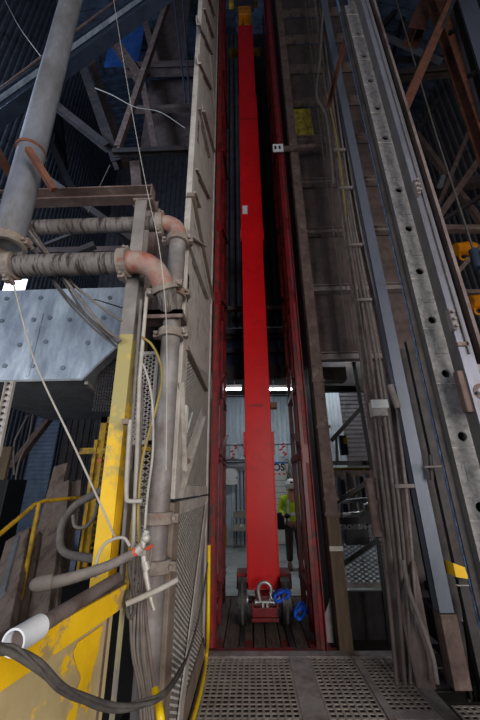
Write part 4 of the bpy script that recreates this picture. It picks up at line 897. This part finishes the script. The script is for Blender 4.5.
# blue rope
x = kx(.227)*2.9; mb = MB()
for s in range(3):
    mb.tube([(x+.011*math.cos(i*.7+s*2.09),2.9+.011*math.sin(i*.7+s*2.09),.1+i*.045) for i in range(300)],.011,5)
solo('blue_rope', mb, M['ropeb'], 'twisted blue rope hanging between the channel and the holed column', 'rope')
# guide column with holes
def holed(mb, x0, x1, z0, z1, cx, cz, r, y, n=16):
    ci, ro = [], []
    for k in range(n):
        a = 2*math.pi*(k+.5)/n; c, s = math.cos(a), math.sin(a)
        ci.append(V((cx+r*c,y,cz+r*s)))
        tx = ((x1-cx) if c > 0 else (x0-cx))/c; tzz = ((z1-cz) if s > 0 else (z0-cz))/s
        q = min(tx, tzz); ro.append(V((cx+q*c,y,cz+q*s)))
    fs = [(k,(k+1)%n,n+(k+1)%n,n+k) for k in range(n)]
    mb.add(ci+ro+[p+V((0,.02,0)) for p in ci], fs+[(k,(k+1)%n,2*n+(k+1)%n,2*n+k) for k in range(n)])
    # corner fillers
    for xx, zz in ((x0,z0),(x0,z1),(x1,z0),(x1,z1)):
        cand = sorted(ro, key=lambda p: (p.x-xx)**2+(p.z-zz)**2)[:4]
        e = [p for p in cand if abs(p.x-xx) < 1e-5 ][:1]+[p for p in cand if abs(p.z-zz) < 1e-5][:1]
        if len(e) == 2: mb.add([e[0], V((xx,y,zz)), e[1]], [(0,1,2)])
gx0, gx1, gy = 1.49, 1.675, 2.5
hz = [aY(430,v,gy).z for v in (508,437,374,320,271,228,189,136,106,78,53,30,8)]
hz = [hz[0]-.5]+hz
t = thing('guide_column', 'grey box column with a row of round holes on the right', 'column', (1.58,2.56,-.5))
mb = MB()
for i, z in enumerate(hz):
    lo = -.5 if i == 0 else (hz[i-1]+z)/2; hi = (z+hz[i+1])/2 if i < len(hz)-1 else 8
    holed(mb, gx0, gx1, lo, hi, 1.585, z, .034, gy)
part('front_plate', mb, M['guides'], t)
part('side_plate', MB().b2((gx0,gy+.001,-.5),(gx0+.012,gy+.14,8)), M['guide'], t)
part('side_plate', MB().b2((gx1-.012,gy+.001,-.5),(gx1,gy+.14,8)), M['guide'], t)
part('back_plate', MB().b2((gx0,gy+.14,-.5),(gx1,gy+.15,8)), M['black'], t)
part('edge_flange', MB().b2((gx0-.05,gy+.06,-.5),(gx0-.001,gy+.075,8)), M['darksteel'], t)
for z in hz:
    part('seam', MB().b2((gx0-.003,gy-.006,z-.085),(gx1+.002,gy-.0005,z-.075)), M['gate'], t)
    part('doubler_plate', MB().b2((gx0+.03,gy-.008,z-.08),(gx1-.005,gy-.0005,z-.07+.0)).b2((1.545,gy-.008,z+.17),(1.64,gy-.0005,z+.28)), M['guides'], t)
t = thing('guide_rail', 'worn blue-grey rail running up beside the holed column', 'rail', (1.63,2.33,-.5))
part('rail_head', MB().b2((1.585,2.28,-.5),(1.685,2.295,9)), M['rail'], t)
part('rail_web', MB().b2((1.585,2.296,-.5),(1.6,2.40,9)), M['guide'], t)
part('rail_rib', MB().b2((1.64,2.262,2.55),(1.652,2.2795,9)), M['guide'], t)
z = aY(452,343,2.28).z
part('rail_step', MB().b2((1.575,2.262,z-.03),(1.66,2.279,z+.0)), M['rust'], t)
part('bolt', MB().cyl((1.62,2.26,tz(398,2.28)),(1.62,2.285,tz(398,2.28)),.012,8), M['black'], t)
for (u,v,l) in ((416,188,'upper'),(451,320,'lower')):
    p = aY(u,v,2.25); t = thing('rail_clamp', l+' lumpy dusty clamp on the right side of the worn rail', 'clamp', p-V((0,0,.1)), 'clamps on the worn rail')
    part('body', MB().b2(p-V((.015,.03,.09)),p+V((.02,.03,.09))), M['dusty'], t, bevel=.01)
    for k in range(3): part('bolt', MB().cyl(p+V((.0,-.055,-.07+.06*k)),p+V((.0,-.02,-.07+.06*k)),.012,8), M['dusty'], t)
x = kx(.2865)*2.55
t = thing('rusty_girder', 'tall brown rusty girder right of the worn rail', 'girder', (x,2.6,-.5))
part('girder', MB().ib((x,2.6,-.5),(x,2.6,12),.16,.14,.014,up=(1,0,0)), M['rust'], t)
part('front_angle', MB().b2((x+.03,2.46,-.5),(x+.06,2.52,12)), M['conduit'], t)
t = thing('rough_bracket', 'rough rust-flaked bracket at the right picture edge', 'bracket', aY(470,412,2.3))
for v0, v1 in ((372,366),(412,372)): part('bracket_plate', MB().b2(aY(468,v0,2.30),aY(492,v1,2.36)), M['rust' if v0 > 400 else 'dusty'], t, bevel=.01)
part('eye', MB().ring(aY(481,392,2.29),(0,1,0),.03,.06,.03), M['rust'], t)
# dark recess behind rope & channel
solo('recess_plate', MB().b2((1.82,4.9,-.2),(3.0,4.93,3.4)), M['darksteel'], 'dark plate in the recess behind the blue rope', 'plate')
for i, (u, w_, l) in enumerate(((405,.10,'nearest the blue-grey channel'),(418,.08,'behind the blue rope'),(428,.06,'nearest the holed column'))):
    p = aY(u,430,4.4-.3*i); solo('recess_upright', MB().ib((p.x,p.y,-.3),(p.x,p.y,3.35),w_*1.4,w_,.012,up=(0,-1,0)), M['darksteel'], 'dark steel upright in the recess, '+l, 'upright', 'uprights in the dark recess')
t = thing('pipe_fitting', 'small dark valve fitting with a pale rod in the recess behind the blue rope', 'fitting', aY(432,470,3.6))
part('body', MB().cyl(aY(430,455,3.6),aY(432,480,3.6),.02,10).sph(aY(431,468,3.6),.035,10), M['darksteel'], t)
part('rod', MB().cyl(aY(424,467,3.5),aY(449,466,3.5),.012,8), M['dusty'], t)
# rods/braces upper right
t = thing('red_brown_rod', 'thin red-brown flat brace crossing the conduits at the top right', 'brace', aY(325,106,3.4))
part('bar', MB().ang(aY(326,107,3.4),aY(355,-8,3.4),.075,.012,up=(0,-1,0)), M['rustor'], t)
def mem2(kind,u0,v0,Ya,u1,v1,Yb,px,m,l,**k): return mem(kind,u0,v0,Ya,u1,v1,Yb,px,m,l,grp=RG,name=k.pop('name','roof_member'),**k)
t = thing('rusty_brace', 'big orange rusty channel brace crossing the top right corner', 'brace', aY(404,108,3.3))
a, b = aY(404,110,3.3), aY(459,-18,3.3)
part('channel', MB().ch(a,b,.14,.10,.012,up=(0,-1,0)), M['rustor'], t)
part('flange_edge', MB().bar(a+V((-.085,0,0)),b+V((-.085,0,0)),.02,.14,up=(0,-1,0)), M['black'], t)
part('doubler', MB().bar(a.lerp(b,.55)+V((.06,-.06,0)),a.lerp(b,.95)+V((.06,-.06,0)),.05,.02,up=(0,-1,0)), M['darksteel'], t)
mem2('ib',413,38,4.4,436,-20,4.4,15,'rustor','orange rusty beam stub at the top right, cut off square at its foot')
mem2('ch',432,-10,3.9,494,170,3.9,12,'rustor','brown column strip sloping down the top right corner')
t = thing('bolted_column', 'wide grey-blue bolted column in the top right corner', 'column', aY(490,110,3.7))
a, b = aY(496,120,3.7), aY(452,-25,3.7)
part('column', MB().bar(a,b,.36,.3,up=(0,-1,0)), M['bluechan'], t)
part('edge_strip', MB().bar(a+V((-.2,-.1,0)),b+V((-.2,-.1,0)),.04,.12,up=(0,-1,0)), M['black'], t)
for (u,v) in ((452,32),(471,75)): part('bolt_lug', MB().cyl(aY(u-2,v+1,3.45),aY(u+3,v-2,3.45),.04,8), M['black'], t)
mem2('ib',396,76,6.5,462,70,6.5,8,'rustdk','brown horizontal beam behind the big rusty brace')
mem2('bar',396,60,7.0,470,58,7.0,4,'darksteel','thin dark horizontal bar above the brown beam')
mem2('bar',376,34,6.8,402,4,6.8,4,'darksteel','thin grey strut at the top, right of the holed column')
mem2('bar',384,36,6.4,442,62,6.4,4,'galv','pale strut slanting behind the big rusty brace')
mem2('bar',404,14,6.9,392,58,6.9,4,'black','black strut behind the pale one')
mem2('bar',416,134,6.6,488,232,6.6,5,'rust','long thin brown diagonal falling to the right edge')
mem2('bar',470,128,6.4,434,216,6.4,4,'rust','brown diagonal rising to the right above the lower brown rail')
mem2('bar',486,150,6.0,438,218,6.0,6,'rust','thicker brown diagonal beside it, reaching the right edge')
mem2('bar',488,192,6.2,440,222,6.2,3.5,'darksteel','thin grey diagonal low on the right')
mem2('bar',412,140,7.0,438,100,7.0,4,'darksteel','thin dark diagonal below the big rusty brace')
mem2('bar',425,190,7.5,488,180,7.5,9,'rustdk','dark brown beam behind the crossing diagonals')
mem2('bar',430,229,5.4,492,229,5.4,6,'rust','pinkish brown horizontal rail at the right edge above the orange hoists')
mem2('bar',448,292,5.4,492,292,5.4,4,'rust','thin pinkish brown rail at the right edge between the orange hoists')
mem2('bar',456,274,5.2,488,238,5.2,4,'rust','short brown brace in front of the orange hoist')
mem2('ch',350,-10,5.4,372,60,5.4,5,'bluesteel','dark blue steel edge left of the holed column at the top')
solo('hoist_cable', MB().tube([aY(393,-10,3.3),aY(436,135,3.3),aY(474,252,3.3)],.013,8), M['cable'], 'black cable slanting down to the orange hoist at right', 'cable')
solo('rope_block', MB().cyl(aY(473,250,3.3),aY(478,268,3.3),.05,12), M['bluesteel'], 'dark blue cable socket beside the orange hoist', 'socket')
for (u,v,s,l) in ((462,250,1.25,'orange chain hoist at the right, upper of two'),(477,303,1.3,'orange chain hoist cut by the right picture edge, lower of two')):
    p = aY(u,v,6); t = thing('chain_hoist', l, 'hoist', p-V((0,0,.25)))
    part('drum', MB().cyl(p+V((-.16,0,0)),p+V((.14,0,.05)),.12*s,16), M['orange'], t, bevel=.02)
    part('gear_case', MB().sph(p+V((.2,0,.02)),.14*s,12,(1,.8,1)), M['orange'], t)
    part('hook', MB().tube([p+V((-.05,0,-.1)),p+V((-.1,0,-.2)),p+V((-.04,0,-.27)),p+V((.06,0,-.22))],.025,8,sub=4), M['orange'], t)
    part('chain', MB().tube([p+V((-.2,0,.05)),p+V((-.22,0,.6)),p+V((-.2,0,1.6))],.015,6), M['steel'], t)
solo('lamp_housing', MB().cyl(aY(440,186,6.0),aY(443,177,6.0),.07,12), M['steel'], 'small shiny metal fitting among the brown diagonals', 'fitting')
# ---- lower right machinery
def mach(l, u0,v0,u1,v1,Y,d,m='darksteel',name='machine_block',bevel=.02):
    a, b = aY(u0,v1,Y), aY(u1,v0,Y); return solo(name, MB().b2((a.x,Y,a.z),(b.x,Y+d,b.z)), M[m], l, 'machinery', 'dark machinery at the lower right', bevel=bevel)
mach('dark machine base block low at the right edge', 446,656,492,661,4.3,.3)
mach('dark block under the sloping grey plate at lower right', 446,612,458,650,4.2,.5)
mach('lowest dark beam beside the platform corner', 452,682,492,688,4.0,.3)
mach('upper dark cross block below the yellow machine part', 448,592,492,604,4.2,.5)
t = thing('yellow_machine_part', 'yellow block with a black notch low at the right', 'machine part', aY(464,582,3.6))
part('block', MB().poly([aY(453,563,3.6),aY(472,570,3.6),aY(475,580,3.6),aY(456,577,3.6)],(0,.2,0)), M['yellow'], t)
part('pale_strip', MB().b2(aY(457,586,3.58),aY(475,584,3.62)), M['gate'], t)
solo('sloping_plate', MB().poly([aY(457,615,4.1),aY(464,611,4.1),aY(484,632,3.9),aY(478,640,3.9)],(.02,.02,-.03)), M['postg'], 'grey sloping plate among the dark machinery at lower right', 'plate')
solo('vertical_shaft', MB().cyl(aY(464,600,3.9),aY(481,735,3.9),.03,10), M['black'], 'black vertical shaft at the lower right edge', 'shaft')
for (u,v,l) in ((464,668,'upper'),(470,700,'lower')):
    solo('pale_rod_end', MB().cyl(aY(u,v,3.95),aY(u+1,v+12,3.95),.02,8), M['postg'], l+' pale rod end in the dark machinery at lower right', 'rod')
# ================================================================== MIDDLE RIGHT OPENING
OG = 'fittings seen through the opening on the right'
a, b = aY(334,468,9.3), aY(402,385,9.3); mb = MB(); corr_sheet(mb,(a.x,9.3,a.z),(0,0,1),(0,-1,0),(1,0,0),b.z-a.z,b.x-a.x,.12,.025); solo('roller_shutter', mb, M['cladn'], 'grey roller shutter seen through the opening right of the rusty column', 'shutter')
a, b = aY(320,468,9.0), aY(338.5,392,9.0); mb = MB(); corr_sheet(mb,(a.x,9.0,a.z),(1,0,0),(0,-1,0),(0,0,1),b.x-a.x,b.z-a.z,.1,.02); solo('cladding_sheet', mb, M['rearwall'], 'pale ribbed sheet strip left of the grey roller shutter', 'sheet')
def om(u0,v0,u1,v1,Y,px,m,l,name='brace',cat='brace',h=None):
    a, b = aY(u0,v0,Y), aY(u1,v1,Y); w_ = wd(px,(a+b)/2); return solo(name, MB().bar(a,b,w_,h or w_*.5,up=(0,-1,0)), M[m], l, cat)
om(353.5,362,372,470,5.0,3.5,'black','black upright behind the conduit bundle in the opening',name='upright',cat='upright')
om(378,540,391,648,4.9,4,'black','black slanting upright beside the mesh panel')
om(331,441,361,408,5.0,4,'black','uppermost black diagonal brace in the opening')
om(335,503,371,480,5.0,4,'black','middle black diagonal brace in the opening')
om(343,564,379,539,4.8,4,'black','lowest black diagonal brace in front of the mesh panel')
om(326,463,374,463,5.2,4,'black','upper black cross bar in the opening',name='cross_bar',cat='bar')
om(330,469,376,469,6.5,2.5,'yguard','thin yellow and black bar under the upper cross bar',name='cross_bar',cat='bar')
om(334,521,382,520,4.9,6,'black','thick black cross bar above the mesh panel',name='cross_bar',cat='bar')
om(322,389,360,389,6.0,6,'black','dark cross bar above the grey roller shutter',name='cross_bar',cat='bar')
solo('brown_box', MB().b2(aY(322,380,6.5),aY(342,371,6.8)), M['rustdk'], 'brown box hanging above the grey roller shutter', 'box', bevel=.02)
solo('dark_soffit', MB().b2(aY(318,392,7.8),aY(400,360,7.9)), M['darksteel'], 'dark panel above the grey roller shutter', 'panel')
a, b = aY(341,583,5.3), aY(392,524,5.3); t = thing('expanded_metal_guard', 'pale expanded-metal panel behind the black braces, right of the rusty column', 'mesh panel', ((a.x+b.x)/2,5.3,a.z))
mb = MB(); expmesh(mb,a,(1,0,0),(0,0,1),b.x-a.x,b.z-a.z,.055,.55,.018,.004,(0,-1,0)); part('mesh', mb, M['galv'], t)
part('bottom_rail', MB().b2((a.x,5.27,a.z-.05),(b.x,5.33,a.z)), M['gratef'], t)
solo('black_plate', MB().b2(aY(347,545,5.1),aY(367,529,5.15)), M['black'], 'black rectangular plate hung on the mesh panel', 'plate')
solo('kick_panel', MB().b2(aY(344,640,5.4),aY(400,590,5.45)), M['darksteel'], 'dark solid panel below the expanded-metal panel', 'panel')
rr = random.Random(5)
spec = [(338,'galv','pale pipe nearest the rusty column'),(342,'bluesteel','blue-grey pipe second from the rusty column'),(347,'dusty','dusty pipe third from the rusty column'),(351,'galv','pale pipe fourth from the rusty column'),(356,'gate','light pipe in the middle of the opening'),(361,'bluesteel','blue-grey pipe right of the middle'),(366,'galv','pale pipe near the coupled rusty pipe')]
for u, m, l in spec:
    p, q = aY(u,472+rr.uniform(0,8),6.4+rr.uniform(0,.8)), aY(u+3,519,6.6)
    solo('vertical_pipe', MB().cyl((p.x,p.y,q.z-.4),(p.x,p.y,p.z),.03+.03*rr.random(),10), M[m], l+' seen through the opening', 'pipe', OG)
for (u,v,m,l) in ((353,500,'galv','horizontal pale pipe across the vertical pipes in the opening'),(356,513,'steel','second horizontal pipe lower across the vertical pipes in the opening')):
    solo('horizontal_pipe', MB().cyl(aY(u-13,v+2,6.2),aY(u+16,v-1,6.2),.035,10), M[m], l, 'pipe', OG)
for (u,v,r_,m,l) in ((354,492,.06,'yguard','small yellow fitting in the opening'),(369,506,.07,'steel','round steel fitting at the right of the opening'),(371,511,.05,'yellow','bright yellow fitting at the right of the opening'),(365,513,.06,'white','white round fitting at the right of the opening'),(363,487,.03,'rust','reddish fitting in the opening')):
    p = aY(u,v,6.1); solo('pipe_fitting', MB().sph(p,r_,10).cyl(p-V((r_*1.3,0,0)),p+V((r_*1.3,0,0)),r_*.6,8), M[m], l, 'fitting', OG)
t = thing('level_gauge', 'small blue and yellow gauge column in front of the grey roller shutter', 'gauge', aY(343,455,6.8))
part('body', MB().b2(aY(341.5,455,6.8),aY(345,436,6.9)), M['bluesteel'], t); part('yellow_cap', MB().b2(aY(344,444,6.78),aY(346,438,6.86)), M['yellow'], t)
part('pole', MB().cyl(aY(336,436,6.8),aY(337,462,6.8),.03,8), M['gate'], t)
solo('lit_backing_sheet', MB().b2(aY(326,562,8.8),aY(400,523,8.9)), M['galvplate'], 'pale blue-grey sheet standing in for the lit area low behind the expanded-metal guard', 'sheet')  # added sheet, its pale colour stands in for the lit surface beyond
solo('opening_backdrop', MB().b2(aY(326,522,8.8),aY(392,470,8.9)), M['rustdk'], 'dark brown wall patch behind the pipes of the opening', 'panel')
# ================================================================== LIGHT
def area(name, loc, rot, sx, sy, e, c):
    l = bpy.data.lights.new(name, 'AREA'); l.shape = 'RECTANGLE'; l.size = sx; l.size_y = sy; l.energy = e; l.color = c
    o = bpy.data.objects.new(name, l); COL.objects.link(o); o.location = loc; o.rotation_euler = rot; return o
R_ = math.radians
def aim(o, t): o.rotation_euler = (V(t)-V(o.location)).to_track_quat('-Z','Y').to_euler()
# added light for assumed door daylight, behind and to the right of the photographer
aim(area('assumed_door_daylight', (3.2,-3.6,2.4), (0,0,0), 4, 4, 420, (1,.96,.91)), (-.6,3.2,1.6))
# cool fill light added at left behind the photographer for the steel box
aim(area('left_cool_fill', (-4.5,-3.0,2.2), (0,0,0), 3.5, 3.5, 190, (.82,.9,1)), (-1.6,3,3.2))
# unseen fill light added to brighten the opening on the right
aim(area('rear_hall_fill', (2.6,7.6,5.2), (0,0,0), .8, .5, 32, (.9,.95,1)), (2.3,9,.5))
aim(area('rear_bay_fill', (.2,8.0,4.4), (0,0,0), 1.6, .5, 24, (.88,.95,1)), (.2,9.6,0))  # unseen fill added on top of the strip lights' own spill
# added cool light, assumed as daylight from an unseen high louvre at left
aim(area('assumed_louvre_daylight', (-7.2,2.5,10.5), (0,0,0), 2, 4, 330, (.6,.74,1)), (-2.5,6,13))
w = bpy.data.worlds.new('world'); S.world = w; w.use_nodes = True
w.node_tree.nodes['Background'].inputs[0].default_value = (.62,.75,1,1); w.node_tree.nodes['Background'].inputs[1].default_value = .07
S.view_settings.view_transform = 'Standard'; S.view_settings.look = 'None'; S.view_settings.gamma = 1; S.view_settings.exposure = .15
S.view_settings.use_curve_mapping = False
